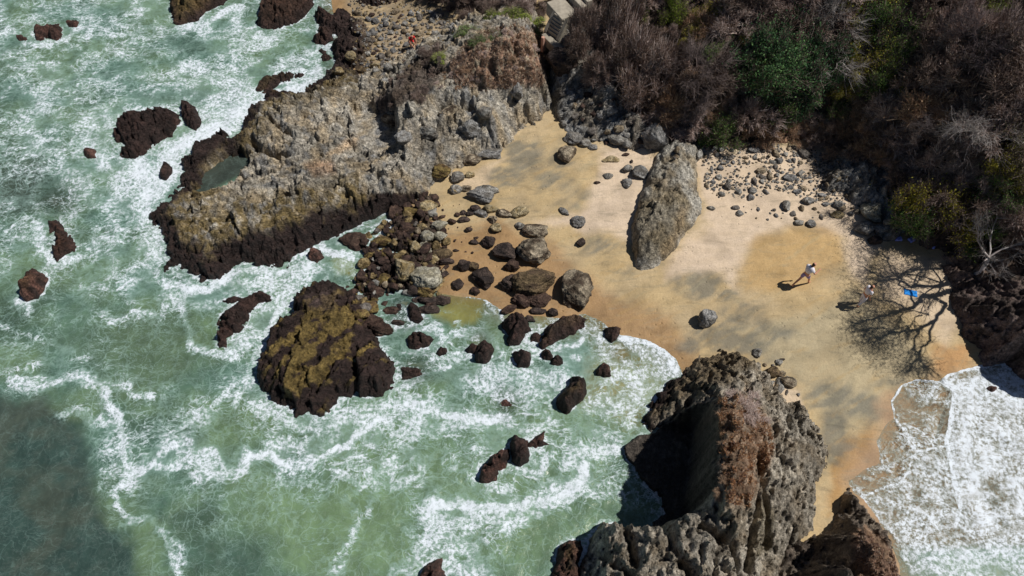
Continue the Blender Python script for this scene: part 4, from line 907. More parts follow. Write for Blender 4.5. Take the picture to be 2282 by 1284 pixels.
def place_stones():
    STONES.sort(key=lambda q: -q[0])
    NM = {'stones strewn on the dry sand': 'small_stone', 'stones of the pebble cove': 'cove_stone', 'small rocks of the rubble': 'rubble_rock', 'small rocks of the gully': 'gully_rock'}
    one = [q for q in STONES if q[8] != 'pebble']; rest = [q for q in STONES if q[8] == 'pebble']
    def ex(q):
        tone = 'dark brown' if q[5] in DKV else ('ochre' if q[5] in TNV else ['grey', 'charcoal', 'tan', 'pale grey'][STV.index(q[5]) % 4])
        sz = 'tiny' if q[4] < .22 else ('small' if q[4] < .38 else 'medium')
        a, b = (float(v) for v in pix(q[1], q[2], q[3]))
        if 'rubble' in q[9]: where_ = 'against the headland' if b < 490 else ('at the sand edge of the rubble' if a > 945 else ('at the water end of the rubble' if b > 620 else ('on the foam side of the rubble' if a < 840 else 'in the middle of the rubble')))
        elif 'dry sand' in q[9]: where_ = 'on dry sand ' + ('beside the slab' if a < 1640 else ('by the rock ledge' if a > 1830 else ('at the foot of the thicket' if b < 365 else 'in the middle of the stone scatter')))
        elif 'cove' in q[9]: where_ = 'in the pebble cove ' + ('near the dark shore rocks' if a < 850 else ('under the small thicket' if b < 60 else ('beside the person in red' if abs(a - 918) < 50 and abs(b - 100) < 40 else 'behind the headland')))
        else: return q[8]
        return sz + ' ' + tone + ' stone ' + where_
    for q in one:
        o = mobj(NM.get(q[9], 'small_stone'), q[5], loc=(q[1], q[2], q[3])); o.rotation_euler = q[6]; o.scale = q[7]
        tag(o, ex(q), q[10], q[9])
    Vs, Fs, Cs, off = [], [], [], 0
    for q in rest:
        me = q[5]; n_ = len(me.vertices)
        v = np.empty(n_ * 3, np.float32); me.vertices.foreach_get('co', v)
        f = np.empty(len(me.polygons) * 3, np.int32); me.loops.foreach_get('vertex_index', f)
        cc = np.empty(n_ * 4, np.float32); me.attributes['Col'].data.foreach_get('color', cc)
        Mx = np.array(Matrix.LocRotScale(Vector((q[1], q[2], q[3])), __import__('mathutils').Euler(q[6]), Vector(q[7])))
        v = v.reshape(-1, 3) @ Mx[:3, :3].T + Mx[:3, 3]
        Vs.append(v); Fs.append(f.reshape(-1, 3) + off); Cs.append(cc.reshape(-1, 4)); off += n_
    tag(mobj('pebbles', raw_mesh('pebbles', np.concatenate(Vs), np.concatenate(Fs), M_STONE, np.concatenate(Cs))), 'countless pebbles and small stones strewn over cove, rubble and sand', 'pebbles', None, 'stuff')
def dn(a, b):
    v = float(fbm(np.array([a / 55.]), np.array([b / 40.]), 2, 88)[0])
    return max(.15, min(1, .6 + 1.6 * v))
scatter([[(1565, 330), (1700, 318), (1860, 340), (1900, 400), (1880, 470), (1780, 440), (1720, 420), (1700, 445), (1600, 440), (1570, 420)]], 240, .14, .62, 'small grey stone strewn on the dry sand below the thicket', 'stones strewn on the dry sand', STV, 1, 2.0, dens=dn, mind=.4)
scatter([[(1565, 330), (1700, 318), (1860, 340), (1900, 400), (1880, 470), (1780, 440), (1720, 420), (1700, 445), (1600, 440), (1570, 420)]], 900, .05, .17, 'pebble', 'pebbles', STV, 11, 2.0, dens=dn, mind=.3)
scatter([[(1840, 420), (1950, 440), (1960, 500), (1860, 480), (1760, 500), (1640, 480), (1600, 470), (1650, 450), (1760, 470)]], 40, .1, .4, 'small grey stone on the clean sand in front of the stone scatter', 'stones in front of the scatter', STV, 2, 1.6, mind=.5)
def col_peb(c1, c2): return c1, c2
scatter([[(790, 30), (1010, 20), (1060, 55), (960, 100), (930, 140), (850, 165), (790, 150), (800, 90)]], 200, .15, .6, 'small stone of the pebble cove behind the headland', 'stones of the pebble cove', STV + DKV[:2], 3, 1.8, mind=.33)
scatter([[(770, 0), (1040, -10), (1080, 50), (960, 110), (930, 150), (850, 170), (760, 150), (790, 90)]], 800, .06, .24, 'pebble', 'pebbles', STV + TNV, 12, 1.6)
scatter([[(980, 470), (1050, 430), (1090, 480), (1060, 560), (1010, 600), (985, 560)]], 16, .07, .25, 'little dark stone on the wet sand by the rubble', 'little stones on the wet sand', DKV, 4, 2)
scatter([Z(5, [(60, 340), (300, 210), (600, 30), (700, 70), (650, 180), (740, 280), (750, 450), (690, 620), (700, 700), (600, 790), (450, 670), (330, 690), (200, 900), (90, 640), (150, 500)])], 230, .25, .75, 'small wet rock of the rubble below the headland', 'small rocks of the rubble', DKV + DKV + DKV + TNV + STV[:3], 5, 1.4, mind=.33, cat='rock')
scatter([[(1235, 255), (1250, 180), (1330, 180), (1440, 300), (1420, 330), (1330, 318), (1270, 300)]], 38, .25, .8, 'small rock in the shadowed gully', 'small rocks of the gully', STV + DKV, 6, 1.5, mind=.35, cat='rock')
scatter([[(1700, 800), (1760, 790), (1800, 880), (1760, 900), (1720, 860)]], 22, .12, .45, 'small stone between the tall rock stack and the beach', 'stones beside the tall rock stack', STV, 7, 1.6)
scatter([[(1440, 330), (1560, 300), (1620, 330), (1570, 360), (1480, 350)]], 30, .15, .5, 'small stone at the head of the slab', 'stones at the head of the slab', STV, 8, 1.6)
place_stones()
print('stones', round(time.time() - T0, 1))
# ================================================================ SEA
xs = ax_grid(-32, 24, 0.08, (-900, -300, -100, -50, -38), (30, 50, 100, 300, 900))
ys = ax_grid(3.5, 40, 0.08, (-900, -200, -40, -10, 0), (46, 70, 120, 300, 900))
X, Y = np.meshgrid(xs, ys)
PX, PY = pix(X, Y, 0 * X)
far_ = (np.abs(X) > 60) | (Y < -5) | (Y > 60)
PX = np.where(far_, -9999, PX); PY = np.where(far_, -9999, PY)
bed = G(X.ravel(), Y.ravel()).reshape(X.shape)
zs = sand_z(X, Y)
rock = ((bed > 0.0) & (bed > zs + .05)).astype(float)
def blur(a, r, it=2):
    for _ in range(it):
        for ax in (0, 1):
            cs = np.cumsum(np.concatenate([np.repeat(np.take(a, [0], ax), r + 1, ax), a, np.repeat(np.take(a, [-1], ax), r, ax)], ax), ax)
            n = a.shape[ax]
            a = (np.take(cs, np.arange(2 * r + 1, 2 * r + 1 + n), ax) - np.take(cs, np.arange(0, n), ax)) / (2 * r + 1)
    return a
near = np.clip(blur(rock, 3) * 2.2, 0, 1); near2 = np.clip(blur(rock, 9) * 2.0, 0, 1)
FS = [
 ([(560, 232), (500, 280), (440, 300), (400, 330), (372, 370), (340, 420), (320, 460)], 42, 1.0), ([(560, 215), (460, 240), (400, 300), (330, 390), (300, 430)], 60, .8), ([(708, 165), (680, 195), (620, 210), (560, 235)], 24, 1.0), ([(700, 140), (640, 150), (570, 175), (540, 210)], 30, .65),
 ([(240, 270), (205, 320), (230, 370), (300, 410)], 48, .8), ([(300, 350), (330, 400)], 50, .95), ([(120, 170), (90, 240), (50, 280), (90, 330), (150, 370), (180, 420), (280, 450)], 40, .62), ([(60, 260), (60, 320)], 30, .6),
 ([(410, 160), (480, 125), (560, 95), (600, 60)], 42, .6), ([(400, 62), (440, 60), (500, 30), (530, 15), (530, 50)], 15, .95), ([(460, 80), (540, 70), (600, 100)], 30, .6), ([(560, 60), (600, 90), (590, 100)], 18, .8), ([(700, 120), (740, 110)], 22, .9),
 ([(640, 160), (560, 175), (450, 195), (360, 215), (270, 250), (240, 300)], 48, .64), ([(430, 150), (480, 170), (560, 150)], 40, .62), ([(0, 140), (80, 135), (150, 172), (300, 172), (420, 150)], 34, .5), ([(0, 20), (20, 60), (0, 130)], 24, .6),
 ([(150, 15), (260, 60), (330, 90), (400, 70)], 34, .48), ([(300, 15), (370, 25)], 26, .66), ([(80, 96), (110, 100), (150, 85), (180, 55)], 10, .9), ([(30, 75), (60, 95)], 12, .8), ([(100, 200), (200, 190), (300, 150)], 30, .45),
 ([(320, 450), (335, 510), (345, 560), (330, 610), (290, 640)], 34, .72), ([(250, 460), (280, 520), (240, 590), (190, 650)], 40, .5), ([(180, 450), (150, 500), (100, 570)], 26, .5), ([(90, 500), (85, 550), (110, 580), (160, 575)], 14, .95), ([(35, 680), (55, 670), (60, 690)], 10, 1.0), ([(50, 640), (30, 680)], 12, .8),
 ([(370, 640), (420, 645), (460, 640), (520, 612), (570, 600), (630, 615), (670, 600), (720, 560), (790, 575)], 17, .98), ([(380, 660), (470, 660), (560, 640), (640, 640), (700, 600), (760, 590)], 32, .72), ([(640, 640), (620, 700), (600, 740), (580, 790), (555, 850)], 18, .92), ([(600, 690), (560, 740), (520, 780)], 24, .7),
 ([(480, 650), (400, 670), (350, 700), (250, 720), (220, 700)], 24, .5), ([(405, 690), (422, 740), (424, 775)], 8, .8), ([(440, 780), (490, 790), (540, 775)], 8, .85), ([(490, 670), (540, 672)], 10, .85), ([(260, 590), (230, 640)], 20, .55), ([(300, 690), (330, 690)], 12, .7),
 ([(0, 730), (120, 760), (140, 790)], 12, .45), ([(130, 780), (160, 780)], 12, .55), ([(25, 855), (60, 862), (110, 850), (180, 835), (200, 850)], 13, .88), ([(200, 845), (290, 865), (300, 885), (340, 885)], 12, .66), ([(0, 830), (120, 810), (200, 800)], 18, .45), ([(130, 925), (180, 905)], 10, .6),
 ([(240, 870), (252, 910), (268, 970), (275, 1010), (290, 1060)], 12, .92), ([(225, 930), (250, 945)], 12, .7), ([(285, 1075), (330, 1040), (370, 995), (420, 985)], 20, .9), ([(350, 1040), (420, 1020), (470, 1010), (510, 1050), (440, 1060)], 22, .9), ([(530, 1050), (550, 1010), (600, 1015), (660, 1040), (720, 1025), (790, 970), (860, 930)], 15, .98), ([(600, 1000), (700, 1000), (780, 960), (860, 920), (920, 890)], 26, .72),
 ([(480, 920), (440, 930), (410, 950)], 8, .75), ([(520, 860), (490, 890), (440, 935)], 9, .7), ([(550, 850), (525, 900)], 10, .7), ([(905, 900), (960, 905), (1000, 930), (1060, 935), (1130, 935)], 18, .95), ([(900, 920), (960, 950), (1020, 945)], 30, .68), ([(580, 905), (640, 940), (700, 960), (760, 930)], 18, .75), ([(680, 935), (760, 920), (860, 900), (900, 890)], 22, .72),
 ([(285, 1075), (250, 1100), (262, 1130), (290, 1160), (330, 1155), (370, 1200), (385, 1240), (400, 1284)], 8, .72), ([(350, 1180), (400, 1220), (400, 1250)], 14, .55), ([(240, 1060), (225, 1090)], 8, .4), ([(770, 1110), (800, 1160), (760, 1250), (740, 1284)], 12, .55), ([(740, 1280), (760, 1240)], 16, .6),
 ([(750, 1000), (800, 1020), (840, 1060), (840, 1110)], 14, .66), ([(740, 1050), (800, 1080), (840, 1070), (870, 1030), (930, 1010)], 10, .74), ([(860, 940), (880, 990), (930, 1010), (940, 1060)], 14, .68), ([(940, 1060), (880, 1090), (900, 1060)], 10, .7), ([(830, 1110), (815, 1150)], 10, .7), ([(750, 960), (850, 980), (930, 960)], 30, .62),
 ([(948, 1150), (965, 1118), (1020, 1120), (1060, 1140), (1110, 1135), (1180, 1120), (1240, 1115), (1290, 1080), (1300, 1040)], 19, 1.0), ([(960, 1160), (1060, 1150), (1130, 1150), (1200, 1120)], 32, .78), ([(1110, 1140), (1130, 1180), (1110, 1170)], 20, .85), ([(1270, 1030), (1290, 1000), (1330, 1010), (1370, 1000)], 20, .85), ([(1230, 1090), (1300, 1070)], 22, .9),
 ([(1150, 1040), (1180, 1060), (1210, 1050), (1220, 1010)], 9, .8), ([(1060, 1090), (1140, 1090)], 24, .6), ([(900, 1270), (920, 1240), (960, 1200), (1000, 1180), (1050, 1230), (1075, 1284)], 24, .66), ([(1000, 1260), (1060, 1284)], 18, .8), ([(890, 1250), (880, 1284)], 12, .7), ([(1090, 1260), (1110, 1240)], 12, .5), ([(940, 1170), (1000, 1180)], 16, .6),
 ([(1000, 675), (1050, 668), (1095, 668), (1125, 690), (1120, 720)], 9, .95), ([(1110, 700), (1130, 740), (1190, 760), (1220, 790), (1290, 800)], 20, .8), ([(980, 720), (1060, 740), (1100, 770), (1100, 800)], 26, .66), ([(900, 690), (880, 730), (950, 740)], 14, .6), ([(905, 780), (930, 735), (980, 735), (990, 760)], 8, .85), ([(960, 790), (1020, 800), (1060, 790)], 14, .7),
 ([(1060, 800), (1120, 830), (1180, 840), (1240, 850), (1290, 850)], 34, .76), ([(1000, 830), (1100, 860), (1200, 880)], 34, .64), ([(980, 820), (1000, 810)], 10, .95), ([(1040, 800), (1060, 790)], 9, .95), ([(1240, 780), (1290, 765), (1300, 745)], 12, .95), ([(1150, 720), (1170, 745)], 12, .9), ([(1180, 840), (1150, 845)], 9, .9),
 ([(1310, 720), (1340, 760), (1320, 800)], 16, .7), ([(1382, 752), (1410, 752), (1445, 762), (1475, 778), (1500, 800), (1512, 830)], 13, 1.3), ([(1400, 768), (1450, 785), (1485, 815), (1480, 845)], 20, .95), ([(1330, 780), (1380, 800), (1420, 850), (1400, 900)], 40, .62), ([(1420, 890), (1460, 850), (1500, 840)], 16, .85), ([(1350, 840), (1400, 830), (1450, 850)], 30, .62), ([(1230, 900), (1320, 900), (1400, 920)], 30, .58),
 ([(1200, 920), (1250, 960), (1330, 960), (1380, 990)], 26, .52), ([(1300, 930), (1340, 980)], 18, .6), ([(780, 1000), (740, 1080)], 20, .5), ([(1180, 900), (1130, 960), (1200, 960)], 20, .55), ([(780, 560), (740, 600), (720, 640)], 12, .75), ([(700, 540), (780, 540), (800, 560)], 10, .7),
 # right hand surf
 ([(2282, 800), (2240, 805), (2183, 816), (2148, 825), (2113, 836), (2104, 848), (2127, 872), (2124, 911), (2117, 946), (2109, 992), (2116, 1030), (2130, 1079), (2141, 1132), (2130, 1170)], 4, 2.00),
 ([(2125, 870), (2099, 852), (2050, 845), (2010, 859), (1989, 894), (1992, 929), (2015, 957), (2027, 990), (2045, 1005), (2078, 997), (2106, 995)], 3, 1.45),
 ([(1908, 1116), (1926, 1101), (1973, 1087), (2008, 1077), (2025, 1052), (2030, 1020), (2043, 1006)], 3.5, 1.25), ([(1908, 1116), (1931, 1134), (1973, 1169), (1997, 1205), (2018, 1250)], 5, 1.10), ([(1955, 1062), (1930, 1042), (1905, 1050), (1895, 1068)], 3, 1.10), ([(1958, 1010), (1957, 985), (1972, 955), (1990, 930)], 2.5, 0.90), ([(1935, 1025), (1960, 1020), (1990, 1060), (2010, 1075)], 4, 1.00), ([(1900, 1060), (1940, 1065), (1985, 1082)], 4, 0.95),
 ([(2200, 830), (2240, 850), (2282, 870)], 30, 1.10), ([(2165, 870), (2155, 930), (2150, 1000), (2175, 1080), (2185, 1140)], 40, 1.12), ([(2230, 900), (2240, 980), (2250, 1100)], 46, 1.0), ([(2280, 880), (2290, 1000), (2282, 1100), (2290, 1200)], 40, 0.81), ([(2150, 870), (2190, 850), (2230, 840)], 26, 1.25), ([(2200, 860), (2282, 900)], 24, 1.16),
 ([(2050, 1030), (2080, 1080), (2100, 1130), (2080, 1180)], 46, 1.00), ([(1950, 1110), (2000, 1120), (2060, 1160)], 32, 0.90), ([(2120, 1150), (2180, 1170), (2240, 1190), (2282, 1180)], 34, 1.05), ([(2090, 1200), (2150, 1230), (2260, 1240)], 36, 0.81), ([(2030, 1240), (2060, 1284), (2040, 1330)], 24, 0.81), ([(2100, 1175), (2080, 1150)], 12, 1.28),
 ([(2060, 880), (2040, 920), (2080, 960)], 44, 0.61), ([(2085, 1010), (2040, 1040)], 24, 0.81), ([(1985, 1000), (1990, 1040)], 22, 0.61), ([(2300, 1250), (2400, 1100), (2400, 900)], 60, 0.85), ([(2240, 810), (2282, 830)], 12, 1.34), ([(1960, 1120), (1990, 1170)], 16, 0.98),
]
foam = np.zeros(X.shape)
wpx_ = 20 * fbm(X * .7, Y * .7, 5, 801, .6); wpy_ = 20 * fbm(X * .7, Y * .7, 5, 805, .6); kvar = 1 + .30 * fbm(X * .8, Y * .8, 3, 807)
lo0, hi0 = (PX > -600) & (PX < 2900) & (PY > -400) & (PY < 1700), None
for line, wid, k in FS:
    a = np.array(line); b0 = a.min(0) - wid * 3.2 - 20; b1 = a.max(0) + wid * 3.2 + 20
    mk = lo0 & (PX > b0[0]) & (PX < b1[0]) & (PY > b0[1]) & (PY < b1[1])
    if not mk.any(): continue
    amp = min(1.0, wid / 9.0)
    dd = pdist(line, PX[mk] + amp * wpx_[mk], PY[mk] + amp * wpy_[mk])
    foam[mk] = np.maximum.reduce([foam[mk], k * (kvar[mk] if wid > 5 and line[0][0] < 1800 else 1) * np.exp(-(dd / (wid * 1.25)) ** 2), .55 * k * np.exp(-(dd / (wid * 2.4)) ** 2) * (wid > 5)])
foam = foam * np.where(PX < 1700, 1.12, 1.0)
nb = fbm(X * .33, Y * .45, 4, 811); nb2 = fbm(X * 1.1, Y * 1.4, 4, 815)
seaside = (PX < 1700)
bgf = .46 + .24 * nb + .16 * nb2
q = sdist([(-900, 880), (100, 880), (190, 960), (205, 1060), (240, 1150), (300, 1220), (330, 1700), (-900, 1700)], PX, PY)
calm = sstep(-26, 30, q + 26 * nb2 + 14 * nb)
calm2 = np.maximum(calm, .75 * sstep(-60, 40, sdist([(250, 1100), (900, 1100), (880, 1400), (300, 1400)], PX, PY)))
calm2 = np.maximum(calm2, .6 * sstep(-80, 40, sdist([(-300, 600), (500, 690), (540, 830), (300, 900), (-300, 850)], PX, PY)))
calm2 = np.maximum(calm2, .6 * sstep(-50, 30, sdist([(1130, 1180), (1300, 1130), (1370, 1110), (1250, 1400), (1120, 1400)], PX, PY)))
foam = np.maximum(foam, bgf * (1 - .55 * calm2) * (1 - .85 * calm) * seaside)
foam = np.maximum(foam, (.42 + .3 * nb2) * near2 * (1 - .7 * calm) * seaside)
foam = np.maximum(foam, (.84 + .5 * nb2 + .2 * nb) * near * seaside)
foam = np.maximum(foam, (.50 + .25 * nb2 + .15 * nb) * (~seaside))
def zone(poly, val, wid=8):
    global foam
    k_ = sstep(-wid, wid, sdist(poly, PX + .4 * wpx_, PY + .4 * wpy_))
    foam = np.maximum(foam, val * k_)
zone([(2104, 848), (2148, 825), (2200, 815), (2264, 799), (2400, 760), (2400, 1190), (2200, 1180), (2141, 1150), (2116, 1030), (2109, 992), (2124, 911), (2127, 872)], 1.0 + .36 * nb2 + .2 * nb, 4)
zone([(1908, 1116), (1973, 1087), (2025, 1052), (2045, 1006), (2106, 998), (2116, 1030), (2141, 1140), (2110, 1210), (2020, 1250), (1973, 1169)], .92 + .3 * nb2, 5)
zone([(2125, 870), (2099, 852), (2050, 845), (2010, 859), (1989, 894), (1992, 929), (2015, 957), (2027, 990), (2106, 995)], .60 + .2 * nb2, 4)
zone([(1935, 1045), (1957, 985), (1975, 955), (2010, 965), (2027, 1000), (2020, 1050), (1975, 1080)], .52 + .2 * nb2, 4)
zone([(2020, 1250), (2110, 1205), (2200, 1180), (2400, 1190), (2400, 1500), (2000, 1500)], .92 + .3 * nb2, 20)
pool = [(420, 430), (445, 385), (500, 340), (560, 335), (560, 380), (500, 410), (450, 440)]
foam *= 1 - sstep(-6, 4, sdist(pool, PX, PY))
foam *= 1 - .8 * sstep(-14, 10, sdist([(960, 655), (1080, 665), (1060, 720), (1000, 735), (960, 700)], PX, PY)) * (nb2 < .3)
stack_sh = sstep(-30, 20, sdist([(1390, 980), (1440, 960), (1500, 1100), (1400, 1120), (1370, 1060)], PX, PY))
# colour of the water itself
GRN = lin(100, 124, 94); TEAL = lin(84, 114, 100); DEEP = lin(64, 86, 74); GREYD = lin(70, 80, 72); LIME = lin(112, 138, 102); SLATE = lin(52, 72, 68); OLV = lin(140, 138, 78)
c = blend(TEAL + 0 * X[..., None], GRN, sstep(-.35, .3, fbm(X * .25, Y * .35, 4, 821)))
c = blend(c, DEEP, sstep(.05, .5, fbm(X * .3 + 5, Y * .42, 4, 825)) * .7)
def wz(poly, colr, wid, k, wob=1.0):
    global c
    c = blend(c, colr + 0 * c, sstep(-wid, wid, sdist(poly, PX + 2 * wob * wpx_, PY + 2 * wob * wpy_)) * k)
wz([(-900, -200), (-50, -200), (20, 300), (110, 340), (100, 420), (60, 500), (-900, 560)], DEEP, 60, .8)
wz([(0, 360), (80, 350), (110, 400), (60, 460), (0, 470)], GREYD, 30, .7)
wz([(240, 700), (400, 700), (470, 800), (300, 900), (120, 760)], lin(88, 108, 84), 60, .7)
wz([(-300, 600), (120, 640), (60, 760), (-300, 760)], DEEP, 50, .6)
wz([(520, 1060), (900, 1100), (880, 1284), (700, 1300), (560, 1200)], LIME, 60, .75)
wz([(720, 880), (1350, 900), (1400, 1284), (900, 1284), (760, 1100)], LIME, 60, .6)
wz([(430, 870), (540, 880), (620, 950), (460, 1000), (420, 940)], lin(104, 128, 92), 30, .7)
wz([(400, 1150), (600, 1200), (560, 1400), (380, 1400)], DEEP, 50, .6)
wz([(1000, 660), (1080, 665), (1070, 710), (1010, 725), (960, 700)], OLV, 14, .9, .4)
wz([(1330, 760), (1500, 790), (1480, 880), (1420, 940), (1300, 900)], lin(152, 146, 98), 40, .75)
wz([(1100, 620), (1330, 700), (1330, 760), (1200, 720)], lin(150, 142, 92), 24, .6)
wz([(740, 570), (790, 580), (790, 620), (750, 610)], OLV, 10, .8, .4)
wz([(900, 760), (1060, 760), (1040, 860), (900, 840)], lin(82, 112, 90), 30, .6)
wz([(1880, 1240), (2100, 1230), (2400, 1240), (2400, 1500), (1880, 1500)], lin(128, 134, 104), 40, .8)
wz([(1840, 1240), (1900, 1040), (1980, 840), (2300, 760), (2700, 700), (2700, 1205), (2060, 1215), (1920, 1235)], lin(168, 150, 128), 20, 1.0, .3)
wz(pool, lin(58, 66, 60), 8, 1.0, .1)
c = blend(c, blend(GREYD + 0 * c, SLATE, sstep(-.2, .4, nb + .5 * nb2 + sstep(1050, 1200, PY) * .4)), calm * .95)
c = c * (1 + .16 * nb2 + .1 * nb)[..., None]
# how much of the bed is hidden: water depth and silt
depth = np.maximum(-zs, 0)
murk = 1 - np.exp(-(depth + .05) * 4.2)
murk = np.clip(murk + .12, 0, .97)
for (a, b, r) in [(130, 440, 42), (1128, 898, 30), (898, 680, 26), (930, 820, 34), (905, 710, 30), (1385, 785, 20), (1070, 760, 20)]:
    murk *= 1 - .62 * np.exp(-((PX - a) ** 2 + (PY - b) ** 2) / r ** 2)
rs_ = sstep(0, 40, sdist([(1840, 1240), (1900, 1040), (1980, 840), (2300, 760), (2600, 700), (2600, 1225), (2040, 1235), (1900, 1250)], PX, PY))
murk = murk * (1 - rs_) + np.minimum(murk, .12 + .30 * sstep(2100, 2250, PX)) * rs_
zw = .085 * fbm(X * .7, Y * .9, 5, 831) * sstep(0, .4, depth) + .03 * fbm(X * 3, Y * 3, 3, 835) * sstep(0, .3, depth) + .05 * foam.clip(0, 1) * nb2 * sstep(.1, .5, depth)
zw = np.where(near > .3, zw * .4, zw)
m = NT('sea_water')
wcol = m.attr('Col'); alpha = m.attr('Col', 'Alpha'); fo = m.attr('foam', 'Fac')
wn = m.n.new('ShaderNodeTexNoise'); wn.inputs['Scale'].default_value = .55; wn.inputs['Detail'].default_value = 2; m.L(m.co, wn.inputs['Vector'])
wsub = m.n.new('ShaderNodeVectorMath'); wsub.operation = 'SUBTRACT'; m.L(wn.outputs['Color'], wsub.inputs[0]); wsub.inputs[1].default_value = (.5, .5, .5)
p1 = m.vadd(m.co, m.vscale(wsub.outputs[0], 1.0))
wn2 = m.n.new('ShaderNodeTexNoise'); wn2.inputs['Scale'].default_value = 2.4; wn2.inputs['Detail'].default_value = 3; m.L(m.co, wn2.inputs['Vector'])
wsub2 = m.n.new('ShaderNodeVectorMath'); wsub2.operation = 'SUBTRACT'; m.L(wn2.outputs['Color'], wsub2.inputs[0]); wsub2.inputs[1].default_value = (.5, .5, .5)
p2 = m.vadd(p1, m.vscale(wsub2.outputs[0], .26))
def fil(scale, vec, sharp, det=4, rough=.6):
    n = m.noise(scale, det, rough, vec)
    a = m.math('ABSOLUTE', m.math('SUBTRACT', n, .5))
    return m.math('SUBTRACT', 1.0, m.math('MULTIPLY', a, sharp), clamp=True)
f3 = m.math('MULTIPLY', m.math('POWER', m.math('MAXIMUM', fo, 0.0), 2.6), .17)
def layer(scale, vec, k, det, rough, soft=.35, add=.004):
    n = m.noise(scale, det, rough, vec, .55)
    a = m.math('ABSOLUTE', m.math('SUBTRACT', n, .5))
    wd = m.math('ADD', m.math('MULTIPLY', f3, k), add)
    return m.ramp(a, m.math('MULTIPLY', wd, soft), m.math('MULTIPLY', wd, 1.5), 1.0, 0.0)
mp = m.n.new('ShaderNodeMapping'); mp.inputs['Rotation'].default_value = (0, 0, -.55); mp.inputs['Scale'].default_value = (.62, 1.25, 1); m.L(p2, mp.inputs[0])
la = layer(.8, mp.outputs[0], 1.0, 5, .6); lb = layer(1.9, mp.outputs[0], .95, 5, .62); lc = layer(4.2, p2, .85, 4, .66)
ld_ = m.ramp(m.voro(1.5, p2, 'DISTANCE_TO_EDGE'), m.math('MULTIPLY', f3, .5), m.math('ADD', m.math('MULTIPLY', f3, 1.6), .03), 1, 0)
fa = m.math('MAXIMUM', m.math('MAXIMUM', la, m.math('MULTIPLY', lb, .9)), m.math('MAXIMUM', m.math('MULTIPLY', lc, .75), m.math('MULTIPLY', ld_, .8)))
grain = m.ramp(m.noise(7, 5, .68, m.co), .34, .56, .5, 1.0)
fa = m.math('MULTIPLY', fa, m.math('MAXIMUM', grain, m.ramp(fo, .75, 1.15, 0, 1)))
big_ = m.ramp(m.noise(.55, 5, .6, m.co), .34, .56, .35, 1.0)
fa = m.math('MULTIPLY', fa, m.math('MAXIMUM', big_, m.ramp(fo, .6, 1.0, 0, 1)))
fa = m.math('MULTIPLY', fa, m.ramp(fo, .05, .60, .2, 1.0))
milk = m.math('MULTIPLY', m.math('POWER', m.ramp(fo, .2, 1.15, 0.0, 1.0, False), 2.5), m.math('MAXIMUM', m.ramp(m.noise(1.6, 7, .75, m.co), .32, .62, .12, 1.0), m.ramp(fo, .9, 1.3, 0, .9)))
fa2 = m.math('MAXIMUM', fa, milk, clamp=True)
silt = m.vscale(wcol, m.ramp(m.noise(1.1, 6, .65, p1), .3, .7, .82, 1.18))
fa = m.math('MULTIPLY', fa, m.ramp(m.noise(5.5, 5, .75, p1), .34, .55, .62, 1.0))
fa2 = m.math('MAXIMUM', fa, m.math('MULTIPLY', milk, m.ramp(m.noise(3.2, 5, .7, p2), .35, .6, .55, 1.0)), clamp=True)
colr_ = None
foamcol = m.mix(m.ramp(m.math('MAXIMUM', fa, m.math('MULTIPLY', milk, .8)), .35, .95), c4(lin(150, 182, 174)), c4(lin(226, 235, 244)))
colr = m.mix(fa2, silt, foamcol)
m.set(m.b.inputs['Base Color'], colr)
m.set(m.b.inputs['Roughness'], m.ramp(fa2, 0, .6, .28, .9)); m.b.inputs['Specular IOR Level'].default_value = .35
hb = m.math('ADD', m.math('MULTIPLY', m.noise(2.2, 5, .6, p1), .8), m.math('MULTIPLY', m.noise(7.5, 4, .65, p1), .3))
m.bump(m.math('ADD', hb, m.math('MULTIPLY', fa, .35)), .55, .10)
tr = m.n.new('ShaderNodeBsdfTransparent'); tr.inputs[0].default_value = (.90, .90, .86, 1)
mx = m.n.new('ShaderNodeMixShader')
m.L(m.math('MAXIMUM', alpha, m.math('MULTIPLY', fa, .96), clamp=True), mx.inputs[0]); m.L(tr.outputs[0], mx.inputs[1]); m.L(m.b.outputs[0], mx.inputs[2]); m.L(mx.outputs[0], m.out.inputs['Surface'])
M_SEA = m.m
V = np.stack([X, Y, zw], -1).reshape(-1, 3)
CC = np.concatenate([c.clip(.01, .8), murk[..., None]], -1).reshape(-1, 4)
keep = (zs < .25); keep = keep[:-1, :-1] | keep[1:, 1:] | keep[1:, :-1] | keep[:-1, 1:]
V, F, CC, fv = compact(V, grid_faces(len(xs), len(ys), keep), CC, foam.ravel())
tag(mobj('sea', raw_mesh('sea', V, F, M_SEA, CC, extra={'foam': fv})), kind='structure')
print('sea', round(time.time() - T0, 1))
# ================================================================ CONCRETE STAIRS
M_CON = plain('weathered_concrete', lin(158, 150, 136), .9, .22, 3.0)
def at3(px, py, z): x, y = P(px, py, z); return Vector((float(x), float(y), z))
sx0, sx1 = at3(1231, 78, 2.9), at3(1248, 36, 3.8)             # foot and head of the flight
d_ = Vector((sx1.x - sx0.x, sx1.y - sx0.y, 0)); run = d_.length; d_.normalize(); n_ = Vector((d_.y, -d_.x, 0))
stairs = empty('staircase', (sx0.x, sx0.y, sx0.z), 0)
tag(stairs, 'pale concrete stairs with a square landing climbing into the thicket at the top', 'stairs')
az = math.atan2(d_.y, d_.x)
NS = 6; tr_ = run / NS; rise = .9 / NS; W_ = .72
for i in range(NS):
    c_ = d_ * (tr_ * (i + .5))
    h_ = rise * (i + 1)
    mobj('step', boxmesh('step', [(c_.x, c_.y, h_ - rise * .5 - .15 - .0, tr_ * .93, W_, rise + .3, az)], M_CON, .012), stairs)
